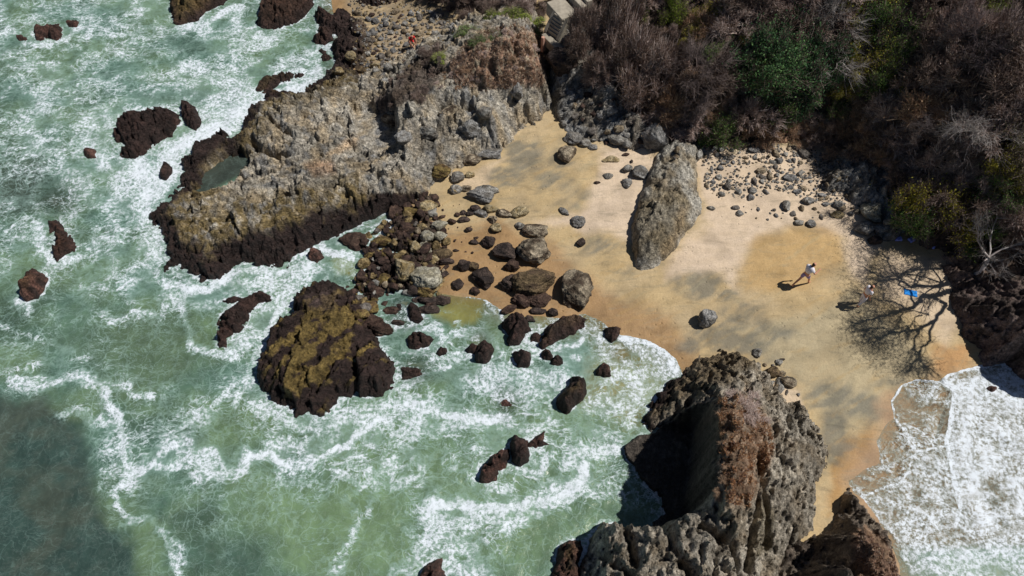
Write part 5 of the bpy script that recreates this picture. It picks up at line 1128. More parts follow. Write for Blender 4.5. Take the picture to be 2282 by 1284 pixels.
for sgn in (-1, 1):
    q = n_ * (sgn * (W_ / 2 + .09)) + d_ * (run * .5)
    bm = bmesh.new()
    vs = []
    for a_, hh in ((-.1, -1.2), (-.1, .04), (run + .03, .9 + .04), (run + .03, -1.2)):
        for s2 in (-.085, .085):
            p = n_ * (sgn * (W_ / 2 + .09) + s2) + d_ * a_
            vs.append(bm.verts.new((p.x, p.y, hh)))
    for a_, b_ in ((0, 1), (1, 2), (2, 3), (3, 0)):
        bm.faces.new((vs[a_ * 2], vs[a_ * 2 + 1], vs[b_ * 2 + 1], vs[b_ * 2]))
    bm.faces.new((vs[0], vs[2], vs[4], vs[6])); bm.faces.new((vs[7], vs[5], vs[3], vs[1]))
    bmesh.ops.recalc_face_normals(bm, faces=bm.faces[:])
    me = bpy.data.meshes.new('side_wall'); bm.to_mesh(me); bm.free(); me.materials.append(M_CON)
    mobj('side_wall', me, stairs)
ld = d_ * (run + .5) - n_ * .35
mobj('landing', boxmesh('landing', [(ld.x, ld.y, .9 - .35 + .02, .95, 1.55, .75, az - .25)], M_CON, .02), stairs)
l2 = d_ * -.3 + n_ * .45
mobj('lower_landing', boxmesh('lower_landing', [(l2.x, l2.y, -.3, .38, 1.8, .5, az - .16)], M_CON, .02), stairs)
pq = d_ * -.55 - n_ * .12
mobj('post', boxmesh('post', [(pq.x, pq.y, -.35, .16, .16, .9, az)], plain('pink_plaster', lin(190, 150, 132), .9, .1), .01), stairs)
up = d_ * (run + 1.25) + n_ * .0
mobj('upper_step', boxmesh('upper_step', [(up.x, up.y, 1.0, .32, 1.3, .5, az - .25), (up.x + d_.x * .38, up.y + d_.y * .38, 1.16, .32, 1.3, .5, az - .25)], M_CON, .02), stairs)

# ================================================================ SHRUBS AND TREES
def tubes(segs, sides=3):
    """segs: list of (p0, p1, r0, r1); numpy tubes"""
    A = np.array([s[0] for s in segs]); B = np.array([s[1] for s in segs]); r0 = np.array([s[2] for s in segs]); r1 = np.array([s[3] for s in segs])
    d = B - A; L = np.linalg.norm(d, axis=1, keepdims=True) + 1e-9; d = d / L
    ref = np.where(np.abs(d[:, 2:3]) > .9, np.array([[1., 0, 0]]), np.array([[0, 0, 1.]]))
    u = np.cross(d, ref); u /= np.linalg.norm(u, axis=1, keepdims=True) + 1e-9; v = np.cross(d, u)
    n = len(segs); V = np.zeros((n, sides * 2, 3)); F = np.zeros((n, sides, 4), int)
    for k in range(sides):
        a = 2 * math.pi * k / sides
        o = math.cos(a) * u + math.sin(a) * v
        V[:, k] = A + o * r0[:, None]; V[:, sides + k] = B + o * r1[:, None]
        k2 = (k + 1) % sides
        F[:, k] = np.stack([np.full(n, k), np.full(n, k2), np.full(n, sides + k2), np.full(n, sides + k)], -1)
    F = F + (np.arange(n) * sides * 2)[:, None, None]
    return V.reshape(-1, 3), F.reshape(-1, 4)
def leaves(P0, size, rg, tilt=1.0):
    n = len(P0)
    a = rg.normal(size=(n, 3)); a /= np.linalg.norm(a, axis=1, keepdims=True)
    b = rg.normal(size=(n, 3)); b -= a * (a * b).sum(1, keepdims=True); b /= np.linalg.norm(b, axis=1, keepdims=True) + 1e-9
    s = size * rg.uniform(.5, 1.4, (n, 1))
    V = np.stack([P0 - a * s, P0 + b * s * .55, P0 + a * s, P0 - b * s * .55], 1)
    return V.reshape(-1, 3), np.arange(n * 4).reshape(-1, 4)
def grow(rg, stems, levels, L0, spread, r0, up=.35, kids=(3, 4), droop=0.0, shrink=.72, wig=.25, start=(0, 0, 0)):
    thick, thin, tips = [], [], []
    def rec(p, d, L, r, lv):
        k = 3 if lv < levels - 1 else 2
        q = p
        for i in range(k):
            d = d + rg.normal(size=3) * wig; d[2] -= droop; d /= np.linalg.norm(d)
            q2 = q + d * (L / k)
            ra = r * (1 - .35 * i / k); rb = r * (1 - .35 * (i + 1) / k)
            (thick if lv < max(levels - 2, 2) else thin).append((q, q2, ra, rb)); q = q2
            if lv >= levels - 2: tips.append(q)
            if lv < levels and i > 0:
                nd = d + rg.normal(size=3) * spread; nd[2] += up * .5; nd /= np.linalg.norm(nd)
                rec(q, nd, L * shrink * rg.uniform(.7, 1.1), rb * .6, lv + 1)
        if lv < levels:
            for _ in range(rg.randint(kids[0], kids[1] + 1) - 1):
                nd = d + rg.normal(size=3) * spread; nd[2] += up * .3; nd /= np.linalg.norm(nd)
                rec(q, nd, L * shrink * rg.uniform(.75, 1.1), r * .6, lv + 1)
    for i in range(stems):
        a = 6.2832 * (i + rg.uniform(-.3, .3)) / stems
        d = np.array([math.cos(a), math.sin(a), rg.uniform(.5, 1.6) * (up + .4)]); d /= np.linalg.norm(d)
        rec(np.array(start, float), d, L0 * rg.uniform(.8, 1.2), r0, 1)
    return thick, thin, np.array(tips)
def colv(n, rg, pal, per=4, jit=.25):
    k = n // per
    pal = np.array(pal); c = pal[rg.randint(0, len(pal), k)] * rg.uniform(1 - jit, 1 + jit, (k, 1))
    return np.repeat(c, per, 0)
TW = [lin(214, 194, 186), lin(196, 176, 168), lin(178, 154, 140), lin(226, 212, 204), lin(152, 130, 118)]
TWD = [lin(160, 142, 132), lin(138, 120, 112), lin(178, 162, 152), lin(112, 96, 88)]
TWO = [lin(196, 164, 136), lin(178, 146, 120), lin(160, 134, 116), lin(204, 182, 156)]
DEADL = [lin(130, 110, 92), lin(110, 92, 80), lin(152, 130, 108), lin(96, 80, 70)]
def shrub(name, seed, Rr, H, kind, part='branches', leafn=2500, lsize=.035, dens=1.0):
    """returns (branch mesh, crown mesh)"""
    rg = np.random.RandomState(seed)
    pal = {'dry': TW, 'dark': TWD, 'rust': TWO, 'green': TWD, 'yellow': TWD, 'lime': TWD, 'dark_green': TWD}[kind]
    lpal = {'dry': DEADL + TW[:2], 'dark': DEADL, 'rust': [lin(178, 146, 114), lin(150, 120, 94), lin(196, 164, 128)], 'green': [lin(118, 150, 84), lin(98, 130, 72), lin(144, 172, 92), lin(76, 104, 60)],
            'dark_green': [lin(76, 112, 74), lin(62, 94, 66), lin(96, 130, 86), lin(52, 78, 54)], 'yellow': [lin(196, 188, 76), lin(166, 166, 68), lin(212, 196, 84), lin(132, 130, 58)], 'lime': [lin(160, 184, 76), lin(130, 158, 66), lin(182, 196, 86)]}[kind]
    thick, thin, tips = grow(rg, 6, 4, .42, .62, .028, up=.5, kids=(2, 3))
    tips = np.array(tips)
    sc = np.array([Rr, Rr, H]) / np.array([np.percentile(np.abs(tips[:, 0]), 96), np.percentile(np.abs(tips[:, 1]), 96), np.percentile(tips[:, 2], 97)])
    def scl(sg): return [(a * sc, b * sc, ra, rb) for a, b, ra, rb in sg]
    V1, F1 = tubes(scl(thick), 4)
    b_me = raw_mesh('branches', V1, F1, M_TWIG, colv(len(V1), rg, pal, 8), False)
    # fine twigs fanning from the tips
    T = tips * sc; nt_ = int(6200 * dens)
    base = T[rg.randint(0, len(T), nt_)]
    dirn = base / (np.linalg.norm(base, axis=1, keepdims=True) + .2) + rg.normal(size=(nt_, 3)) * .55; dirn[:, 2] += .12
    ln = rg.uniform(.08, .27, (nt_, 1))
    q1 = base + dirn * ln * .5; q2 = q1 + (dirn + rg.normal(size=(nt_, 3)) * .45) * ln * .5
    tw = list(zip(base, q1, np.full(nt_, .0085), np.full(nt_, .007))) + list(zip(q1, q2, np.full(nt_, .007), np.full(nt_, .005)))
    V2, F2 = tubes(scl(thin) + tw, 3)
    C2 = colv(len(V2), rg, pal, 6)
    src = np.concatenate([T, q1, q2]); LP = src[rg.randint(0, len(src), leafn)] + rg.normal(size=(leafn, 3)) * .07
    # leaves gather in clumps, with gaps between
    cl = T[rg.randint(0, len(T), 26)]
    if kind in ('green', 'yellow', 'lime', 'dark_green'):
        LP2 = cl[rg.randint(0, len(cl), leafn)] + rg.normal(size=(leafn, 3)) * np.array([.15, .15, .10]) * Rr
        LP = np.concatenate([LP, LP2])
    LP[:, 2] = np.maximum(LP[:, 2], .03)
    V3, F3 = leaves(LP, lsize, rg)
    C3 = colv(len(V3), rg, lpal, 4, .3)
    V = np.concatenate([V2, V3]); F = np.concatenate([F2, F3 + len(V2)])
    c_me = raw_mesh('crown', V, F, M_LEAF, np.concatenate([C2, C3]), False)
    return b_me, c_me
KINDS = {}
for i in range(5): KINDS.setdefault('dry', []).append(shrub('dry_shrub', 900 + i, 1.0, .95, 'dry', leafn=700, lsize=.03))
for i in range(4): KINDS.setdefault('dark', []).append(shrub('dry_shrub', 920 + i, 1.0, .9, 'dark', leafn=1300, lsize=.03))
for i in range(3): KINDS.setdefault('rust', []).append(shrub('rusty_shrub', 930 + i, 1.0, .7, 'rust', leafn=1500, lsize=.03))
for i in range(3): KINDS.setdefault('green', []).append(shrub('leafy_shrub', 940 + i, 1.0, .9, 'green', leafn=6000, lsize=.034, dens=.6))
for i in range(3): KINDS.setdefault('dark_green', []).append(shrub('leafy_shrub', 950 + i, 1.0, .9, 'dark_green', leafn=6000, lsize=.036, dens=.5))
for i in range(2): KINDS.setdefault('yellow', []).append(shrub('leafy_shrub', 960 + i, 1.0, .8, 'yellow', leafn=6500, lsize=.03, dens=.6))
for i in range(2): KINDS.setdefault('lime', []).append(shrub('leafy_shrub', 970 + i, 1.0, .7, 'lime', leafn=6000, lsize=.03, dens=.6))
LM = [('the concrete stairs', 1240, 60), ('the white bare tree', 1880, 95), ('the big dark green tree', 1745, 150), ('the yellow green bushes', 1965, 110), ('the bright green bush at the foot of the slope', 1610, 290), ('the pale rock ledge', 1900, 400),
      ('the olive bush over the beach', 2090, 470), ('the top right corner', 2240, 40), ('the middle of the right edge', 2250, 330), ('the slab', 1480, 340), ('the shadowed gully', 1320, 210)]
WORD = {'dry': 'mauve grey leafless shrub', 'dark': 'dark brown dry shrub', 'rust': 'rust brown dry shrub', 'green': 'mid green leafy bush', 'dark_green': 'dark green leafy crown', 'yellow': 'yellow green bush', 'lime': 'bright lime green bush'}
NAME = {'dry': 'dry_shrub', 'dark': 'dry_shrub', 'rust': 'dry_shrub', 'green': 'green_bush', 'dark_green': 'green_bush', 'yellow': 'green_bush', 'lime': 'green_bush'}
USED = {}
def where(px, py):
    nm, a, b = min(LM, key=lambda l: (l[1] - px) ** 2 + (l[2] - py) ** 2)
    dx, dy = px - a, py - b; r = math.hypot(dx, dy)
    near_ = 'close ' if r < 70 else ('' if r < 150 else 'well ')
    if abs(dy) > 2 * abs(dx): rel = 'above' if dy < 0 else 'below'
    elif abs(dx) > 2 * abs(dy): rel = 'left of' if dx < 0 else 'right of'
    else: rel = ('above' if dy < 0 else 'below') + ' and ' + ('left of' if dx < 0 else 'right of')
    return near_ + rel + ' ' + nm
def plant(kind, px, py, r, label=None, h=None, group='shrubs of the hillside thicket', rs=random.Random(77), small=False):
    x, y, z = hit(px, py, .45 * (h or r))
    e = empty(NAME[kind], (x, y, z - .08), rs.uniform(0, 6.28))
    e.scale = (r * rs.uniform(.9, 1.1), r * rs.uniform(.9, 1.1), (h or r * .95) * rs.uniform(.9, 1.15))
    b_, c_ = rs.choice(KINDS[kind])
    mobj('branches', b_, e); mobj('crown', c_, e)
    if not label:
        label = ('small ' if r < .75 else 'large ' if r > 1.35 else '') + WORD[kind] + ' ' + where(px, py)
        if len(label.split()) > 16: label = WORD[kind] + ' ' + where(px, py)
        label = label.replace('the bright green bush at the foot of the slope', 'the bright green foot of slope bush')
        if len(label.split()) > 16: label = label.replace('well ', '').replace('close ', '')
        if len(label.split()) > 16: label = label.replace('leafless ', '').replace('dry ', '')
    if label in USED and group == 'shrubs of the hillside thicket':
        for w_ in ('tall', 'broad', 'twiggy', 'bushy', 'low', 'thin'):
            if (w_ + ' ' + label) not in USED and len(label.split()) < 16: break
        else: w_ = ''
        if w_ in ('tall', 'thin'): e.scale = (r * .85, r * .85, e.scale[2] * 1.3)
        if w_ in ('broad', 'low'): e.scale = (r * 1.2, r * 1.2, e.scale[2] * .75)
        label = (w_ + ' ' + label).strip()
    USED[label] = 1
    tag(e, label, 'bush' if NAME[kind] == 'green_bush' else 'shrub', group)
    return e
# named bushes of the slope
NAMED = []
for k_, px, py, r, lab in [
 ('dark_green', 1700, 110, 1.0, 'left crown lobe of the big dark green clump on the slope'), ('dark_green', 1655, 150, .8, 'far left crown lobe of the big dark green clump on the slope'), ('dark_green', 1835, 165, .75, 'far right crown lobe of the big dark green clump'), ('green', 1725, 235, .7, 'green bush hanging below the left of the big clump'), ('yellow', 1680, 85, .5, 'yellowish bush at the upper left of the big clump'), ('green', 2010, 95, .7, 'green bush at the far right of the yellow green patch'), ('yellow', 2000, 170, .5, 'small yellow bush at the lower right of the yellow green patch'), ('lime', 1420, 20, .5, 'lime green bush near the top edge right of the stairs'), ('yellow', 1545, 75, .4, 'small yellow bush in the mauve thicket near the top'), ('yellow', 1880, 200, .45, 'small yellow bush low below the white bare tree'), ('dark_green', 1760, 95, 1.15, 'top crown lobe of the big dark green clump on the slope'), ('green', 1700, 165, .9, 'brighter green bush at the lower left of the big clump'),
 ('dark_green', 1790, 150, 1.1, 'right crown lobe of the big dark green clump on the slope'), ('dark_green', 1745, 175, 1.0, 'lower crown lobe of the big dark green clump on the slope'), ('dark_green', 1780, 215, .8, 'dark green bush under the big clump on the slope'),
 ('green', 1795, 190, .7, 'mid green bush at the lower right of the big clump'), ('dark_green', 1820, 110, .9, 'dark green bush between the big clump and the white bare tree'),
 ('yellow', 1925, 20, .9, 'yellow green bush cut by the top edge of the photo'), ('yellow', 1935, 65, .85, 'golden green bush just below the one at the top edge'), ('yellow', 1960, 110, .8, 'yellow green bush right of the white bare tree'), ('green', 1975, 40, .8, 'green bush right of the yellow ones at the top edge'),
 ('lime', 1985, 130, .7, 'lime green bush right end of the yellow green patch'), ('yellow', 1930, 150, .6, 'small yellow bush below the yellow green patch'), ('green', 1960, 170, .7, 'green bush below the yellow green patch'), ('lime', 1900, 185, .5, 'small lime bush below the white bare tree'),
 ('green', 1612, 292, .75, 'bright green bush at the foot of the slope above the slab'), ('lime', 1590, 265, .45, 'small lime bush behind the bright green foot of slope bush'), ('green', 1590, 110, .5, 'small green bush in the mauve thicket left of the dark green clump'),
 ('yellow', 2060, 450, 1.0, 'olive yellow bush overhanging the back of the beach'), ('yellow', 2140, 485, .9, 'olive bush right of the one overhanging the beach'), ('green', 2030, 480, .7, 'dull green bush at the left end of the olive bushes'), ('green', 2200, 520, .7, 'dull green bush among pale branches right of the olive bushes'),
 ('yellow', 2262, 385, .75, 'olive yellow bush at the right edge of the photo'), ('green', 2240, 420, .7, 'green bush under the olive one at the right edge'), ('lime', 1500, 15, .6, 'lime green bush at the top edge above the stairs thicket'), ('yellow', 1575, 30, .5, 'small yellowish bush at the top edge'),
 ('rust', 1580, 60, .7, None), ('lime', 2230, 10, .5, 'small lime bush at the top right corner'), ('green', 1870, 240, .5, 'small green bush low on the slope'), ('rust', 1930, 290, .9, None), ('rust', 1980, 330, .8, None), ('rust', 1900, 270, .7, None), ('rust', 2010, 290, .8, None), ('rust', 1860, 300, .7, None),
 ('rust', 1560, 180, .8, None), ('rust', 1700, 280, .7, None), ('rust', 1760, 285, .6, None), ('rust', 1930, 340, .55, None), ('rust', 1990, 350, .6, None)]:
    plant(k_, px, py, r * 1.15, lab, h=r * (1.9 if k_ != 'rust' else 1.3)); NAMED.append((px, py, r, k_))
# thicket
rs = random.Random(31)
TH = [[(1275, -60), (1290, 60), (1310, 130), (1360, 200), (1420, 262), (1480, 290), (1560, 305), (1700, 285), (1800, 300), (1900, 320), (1990, 380), (2020, 430), (2100, 520), (2290, 560), (2340, 560), (2340, -60)]]
pts = []
tries = 0
while len(pts) < 215 and tries < 9000:
    tries += 1
    a, b = rs.uniform(1270, 2340), rs.uniform(-70, 560)
    if float(sdist(TH[0], np.array([a]), np.array([b]))[0]) < 4: continue
    if any(abs(a - q[0]) < 26 + 22 * q[2] and -26 < b - q[1] < 34 + 34 * q[2] for q in NAMED if q[3] != 'rust'): continue
    dm = 34 if a < 2000 else 40
    if any((a - q[0]) ** 2 + (b - q[1]) ** 2 < dm * dm for q in pts): continue
    pts.append((a, b))
for a, b in pts:
    low_ = any(0 < a - q[0] < 62 + 24 * q[2] and -40 < b - q[1] < 60 for q in NAMED if q[3] in ('yellow', 'lime', 'dark_green', 'green'))
    if a < 1300 and 50 < b < 110: continue
    e_ = float(sdist(TH[0], np.array([a]), np.array([b]))[0])
    dn_ = float(fbm(np.array([a / 130.]), np.array([b / 120.]), 3, 91)[0])
    dark_ = .28 + dn_ * 1.6 + (.35 if a > 2020 else 0) + (.3 if 1260 < a < 1420 and b < 200 else 0)
    kind = 'dark' if rs.random() < dark_ else ('rust' if rs.random() < .08 else 'dry')
    r = rs.uniform(.6, 1.35) * (1 if e_ > 30 else .62) * (.6 if low_ else 1)
    plant(kind, a, b, r, None, h=r * rs.uniform(.8, 1.3) * (1.7 if a < 1440 and b > 60 else 1))
for a, b, r, k_ in [(1010, -10, .9, 'dark'), (1060, 2, .9, 'dark'), (1100, 8, .8, 'dark'), (1150, 10, .8, 'dry'), (1180, 0, .8, 'dry'), (1130, -20, 1, 'dark'), (960, -30, .9, 'dark'), (1040, -30, 1, 'dark'), (1195, 20, .5, 'dark')]:
    plant(k_, a, b, r, WORD[k_] + ' left of the stairs, ' + ('far left of its row' if a < 1000 else 'left of its row' if a < 1050 else 'middle of its row' if a < 1110 else 'right of its row' if a < 1160 else 'far right of its row'), group='shrubs left of the stairs')
# knoll
rs = random.Random(8)
for k_, px, py, r, lab in [('lime', 1110, 35, .55, 'lime green bush at the top of the knoll, left of three'), ('lime', 1150, 40, .6, 'lime green bush at the top of the knoll, middle of three'), ('lime', 1185, 48, .55, 'lime green bush at the top of the knoll, right of three'),
 ('green', 1045, 70, .5, 'green bush on the upper left shoulder of the knoll'), ('green', 1065, 95, .4, 'small green bush in the middle of the knoll'), ('green', 1110, 85, .4, 'small green bush right of the middle of the knoll'), ('lime', 985, 128, .38, 'bright lime bush on the left edge of the knoll'),
 ('green', 1190, 70, .35, 'small green bush near the stairs on the knoll'), ('dark', 960, 120, .6, 'dark shrub behind the bright lime bush on the knoll'), ('dark', 1035, 130, .35, 'small dark shrub in the middle of the knoll')]:
    plant(k_, px, py, r, lab, h=r * .75, group='bushes of the knoll')
for i in range(22):
    a, b = rs.uniform(960, 1215), rs.uniform(55, 195)
    if float(sdist([(960, 130), (1050, 70), (1200, 45), (1225, 170), (1100, 200), (960, 200)], np.array([a]), np.array([b]))[0]) < 0: continue
    r = rs.uniform(.14, .30)
    plant(rs.choice(['dry', 'rust', 'rust']), a, b, r, 'low dry tuft shrub on the knoll top', h=r * .7, group='low tufts of the knoll')
for i in range(12):
    a, b = rs.uniform(860, 980), rs.uniform(130, 225)
    if float(sdist([(900, 150), (980, 110), (1000, 170), (930, 225), (850, 240), (850, 200)], np.array([a]), np.array([b]))[0]) < 0: continue
    r = rs.uniform(.18, .34)
    plant('dark', a, b, r, 'dark dry shrub on the shaded left flank of the knoll', h=r * .7, group='dark shrubs of the knoll flank')
# rock stack ridge
for i, (a, b, r, k_) in enumerate([(1655, 905, .55, 'dry'), (1670, 925, .5, 'dry'), (1625, 920, .4, 'rust'), (1640, 950, .45, 'rust'), (1680, 960, .4, 'rust'), (1630, 985, .4, 'rust'), (1665, 1000, .35, 'rust'), (1640, 1030, .4, 'rust'), (1625, 1060, .35, 'rust'), (1655, 1080, .35, 'rust'), (1700, 990, .35, 'rust'), (1610, 1100, .3, 'rust'), (1700, 940, .3, 'rust')]):
    plant(k_, a, b, r * (.7 if k_ == 'rust' else 1), 'mauve leafless shrub crowning the tall rock stack' if k_ == 'dry' else 'rusty dry tuft on the ridge of the tall rock stack', h=r * .45, group='shrubs of the rock stack')
for a, b in [(1925, 1200), (1950, 1225), (1970, 1255), (1940, 1270)]:
    plant('rust', a, b, .28, 'thin rusty tuft on the earth top of the smaller outcrop', h=.15, group='tufts of the smaller outcrop')

# dry grass blades on the knoll and the stack ridge: nobody could count it
def blades(polys, n, pal, seed, size=.13):
    rg = np.random.RandomState(seed); out = []
    allp = np.array([p for q in polys for p in q])
    a = rg.uniform(allp[:, 0].min(), allp[:, 0].max(), n * 3); b = rg.uniform(allp[:, 1].min(), allp[:, 1].max(), n * 3)
    ok = np.zeros(len(a), bool)
    for q in polys: ok |= sdist(q, a, b) > 0
    ok &= fbm(a / 22, b / 18, 3, seed) > -.12
    a, b = a[ok][:n], b[ok][:n]
    z = np.full(len(a), 2.0)
    for _ in range(14):
        x, y = P(a, b, z); z = .5 * z + .5 * G(x, y)
    x, y = P(a, b, z); z = G(x, y)
    P0 = np.stack([x, y, z], -1)
    ln = size * rg.uniform(.5, 1.5, (len(a), 1)); d = rg.normal(size=(len(a), 3)) * .6; d[:, 2] = 1; d /= np.linalg.norm(d, axis=1, keepdims=True)
    s = rg.normal(size=(len(a), 3)); s[:, 2] *= .2; s /= np.linalg.norm(s, axis=1, keepdims=True)
    V = np.stack([P0 - s * .022 - d * .03, P0 + s * .022 - d * .03, P0 + d * ln], 1).reshape(-1, 3)
    return V, np.arange(len(V)).reshape(-1, 3), colv(len(V), rg, pal, 3, .3)
gp = [lin(196, 166, 142), lin(180, 144, 122), lin(210, 190, 164), lin(164, 150, 144), lin(156, 128, 108)]
parts_ = [blades([[(1000, 140), (1060, 70), (1200, 45), (1230, 150), (1200, 195), (1100, 200), (1010, 190)]], 14000, gp, 1), blades([[(1600, 890), (1660, 880), (1710, 930), (1730, 1010), (1690, 1060), (1670, 1130), (1620, 1120), (1605, 1000)]], 8000, [lin(190, 144, 108), lin(168, 124, 92), lin(150, 128, 116), lin(204, 168, 130)], 2, .13),
          blades([[(1910, 1195), (1960, 1195), (1995, 1240), (2005, 1320), (1925, 1320)]], 7000, gp, 3, .08)]
off = 0; Vs = []; Fs = []; Cs = []
for V_, F_, C_ in parts_: Vs.append(V_); Fs.append(F_ + off); Cs.append(C_); off += len(V_)
tag(mobj('dry_grass', raw_mesh('dry_grass', np.concatenate(Vs), np.concatenate(Fs), M_LEAF, np.concatenate(Cs), False)), 'short dry rust and straw coloured grass covering the knoll and the rock stack ridge', 'grass', None, 'stuff')
print('shrubs', round(time.time() - T0, 1))

# ---------------------------------------------------------------- trees
def tree(name, label, px, py, base_h, seed, L0, stems, levels, r0, pal, h_lift=1.5, spread=.55, up=.5, leafk=None, leafn=0, nt=2500, shrink=.74, group=None, lean=(0, 0, 0), twr=.006):
    rg = np.random.RandomState(seed)
    x, y, z = hit(px, py, h_lift)
    e = empty(name, (x, y, z - .1)); tag(e, label, 'tree', group)
    top = np.array([lean[0], lean[1], base_h]); k = 4; tr_ = []; q = np.zeros(3)
    for i in range(k):
        q2 = top * (i + 1) / k + rg.normal(size=3) * .05
        tr_.append((q, q2, r0 * (1.35 - .3 * i / k), r0 * (1.35 - .3 * (i + 1) / k))); q = q2
    thick, thin, tips = grow(rg, stems, levels, L0, spread, r0 * .62, up=up, kids=(2, 3), shrink=shrink, wig=.2, start=q)
    V1, F1 = tubes(tr_, 8)
    mobj('trunk', raw_mesh('trunk', V1, F1, M_TWIG, colv(len(V1), rg, pal[:2], 16, .1), True), e)
    V2, F2 = tubes(thick, 5)
    mobj('limbs', raw_mesh('limbs', V2, F2, M_TWIG, colv(len(V2), rg, pal, 10, .12), True), e)
    T = np.array(tips); base = T[rg.randint(0, len(T), nt)]
    dirn = base - q; dirn = dirn / (np.linalg.norm(dirn, axis=1, keepdims=True) + .01) + rg.normal(size=(nt, 3)) * .6
    ln = rg.uniform(.15, .45, (nt, 1)); q1 = base + dirn * ln * .5; q2 = q1 + (dirn + rg.normal(size=(nt, 3)) * .4) * ln * .5
    tw = list(zip(base, q1, np.full(nt, twr), np.full(nt, twr * .7))) + list(zip(q1, q2, np.full(nt, twr * .7), np.full(nt, twr * .4)))
    V3, F3 = tubes(thin + tw, 3); C3 = colv(len(V3), rg, pal, 6)
    if leafn:
        src = np.concatenate([q1, q2]); LP = src[rg.randint(0, len(src), leafn)] + rg.normal(size=(leafn, 3)) * .09
        V4, F4 = leaves(LP, .05, rg); C4 = colv(len(V4), rg, leafk, 4, .3)
        F3 = np.concatenate([F3, F4 + len(V3)]); V3 = np.concatenate([V3, V4]); C3 = np.concatenate([C3, C4])
    mobj('crown', raw_mesh('crown', V3, F3, M_LEAF, C3, False), e)
    return e
PALE = [lin(206, 200, 196), lin(186, 178, 174), lin(168, 158, 154)]
tree('bare_tree', 'white bare tree with branches radiating like a star on the upper slope', 1882, 92, 1.3, 11, .6, 8, 4, .05, PALE, 2.2, .5, .1, nt=700, twr=.006)
tree('bare_tree', 'small pale bare tree near the top edge above the star shaped one', 1868, 30, 1.0, 12, .6, 6, 4, .04, PALE, 1.6, .5, .3, nt=900)
tree('bare_tree', 'pale bare tree with crooked limbs near the right edge', 2215, 265, 1.4, 13, .8, 5, 4, .05, PALE, 2.0, .5, .3, nt=1200)
tree('bare_tree', 'grey bare tree with drooping twigs below the crooked pale one', 2140, 300, 1.2, 14, .7, 6, 4, .04, [lin(150, 140, 140), lin(130, 118, 116)], 1.6, .5, .3, nt=1500)
tree('bare_tree', 'grey bare tree in the mauve thicket near the top right', 2195, 90, 1.2, 15, .8, 7, 4, .04, [lin(140, 126, 126), lin(120, 106, 104)], 1.6, .5, .3, nt=2200)
tree('bare_tree', 'grey bare tree in the thicket left of the dark green clump', 1560, 140, 1.1, 16, .75, 7, 4, .035, [lin(150, 136, 132), lin(126, 112, 108)], 1.6, .5, .3, nt=2200)
tree('bare_tree', 'twisted silver grey tree with hooked limbs over the rock bank', 2225, 560, 1.1, 17, .9, 5, 3, .07, PALE, 1.6, .45, .35, nt=500)
tree('leafy_tree', 'green tree in the middle of the big dark green clump on the slope', 1740, 140, 1.5, 18, .85, 8, 4, .07, TWD, 2.2, .55, .45, leafk=[lin(80, 118, 74), lin(64, 96, 64), lin(100, 136, 80)], leafn=9000, nt=1800)

# the big tree that throws its branching shadow over the sand: limbs laid out above the ground, up the sun's rays
SHB = [  # shadow lines on the sand in photo pixels, with the height of the limb at each point
 ([(2330, 655, 2.4), (2262, 650, 2.6), (2200, 640, 3.0), (2140, 638, 3.5), (2095, 650, 4.0)], .20, .13),
 ([(2200, 640, 3.0), (2150, 615, 3.4), (2120, 625, 3.8), (2050, 630, 4.3), (2010, 612, 4.8), (1975, 618, 5.2)], .10, .05),
 ([(2095, 650, 4.0), (2080, 648, 4.2), (2060, 668, 4.5), (2040, 680, 4.8), (2000, 690, 5.2), (1960, 700, 5.6), (1930, 710, 5.9)], .12, .04),
 ([(2095, 650, 4.0), (2130, 665, 3.8), (2110, 700, 4.2), (2090, 712, 4.5), (2060, 725, 4.9), (2020, 728, 5.3), (1975, 740, 5.8)], .11, .04),
 ([(2110, 700, 4.2), (2100, 730, 4.5), (2105, 745, 4.7), (2085, 760, 5.0), (2078, 780, 5.3), (2100, 800, 5.5)], .07, .03),
 ([(2090, 712, 4.5), (2070, 725, 4.7), (2068, 750, 4.9), (2080, 775, 5.2), (2070, 800, 5.5)], .06, .03),
 ([(2060, 668, 4.5), (2045, 640, 4.6), (2020, 625, 4.8), (2025, 600, 5.0), (2045, 590, 5.1), (2080, 580, 5.0)], .06, .03),
 ([(2050, 630, 4.3), (2060, 600, 4.5), (2075, 590, 4.6), (2090, 560, 4.8)], .05, .025),
 ([(2110, 625, 3.9), (2060, 625, 4.3), (2065, 610, 4.4)], .05, .03),
 ([(2120, 590, 3.6), (2070, 590, 4.3), (2020, 605, 4.8), (1990, 610, 5.1), (1960, 598, 5.4)], .06, .03),
 ([(2330, 655, 2.4), (2200, 610, 3.2), (2120, 590, 3.6)], .13, .06),
 ([(2095, 690, 4.3), (2060, 682, 4.6), (2030, 690, 4.9)], .04, .02),
 ([(2080, 690, 4.3), (2060, 700, 4.6), (2050, 720, 4.8)], .04, .02),
 ([(2040, 680, 4.8), (2020, 665, 5.0), (1980, 660, 5.4), (1950, 650, 5.7)], .05, .025),
 ([(2020, 612, 4.8), (2000, 590, 5.1), (1990, 570, 5.3), (1970, 560, 5.5)], .045, .02),
 ([(2020, 728, 5.3), (1990, 720, 5.6), (1960, 725, 5.9)], .04, .02),
]
def shadow_pt(px, py, h):
    h = h + 1.3
    x, y = P(px, py, .7)
    return np.array([float(x), float(y), .7]) + SUN / SUN[2] * (h - .7)
rg = np.random.RandomState(5)
segs, tips = [], []
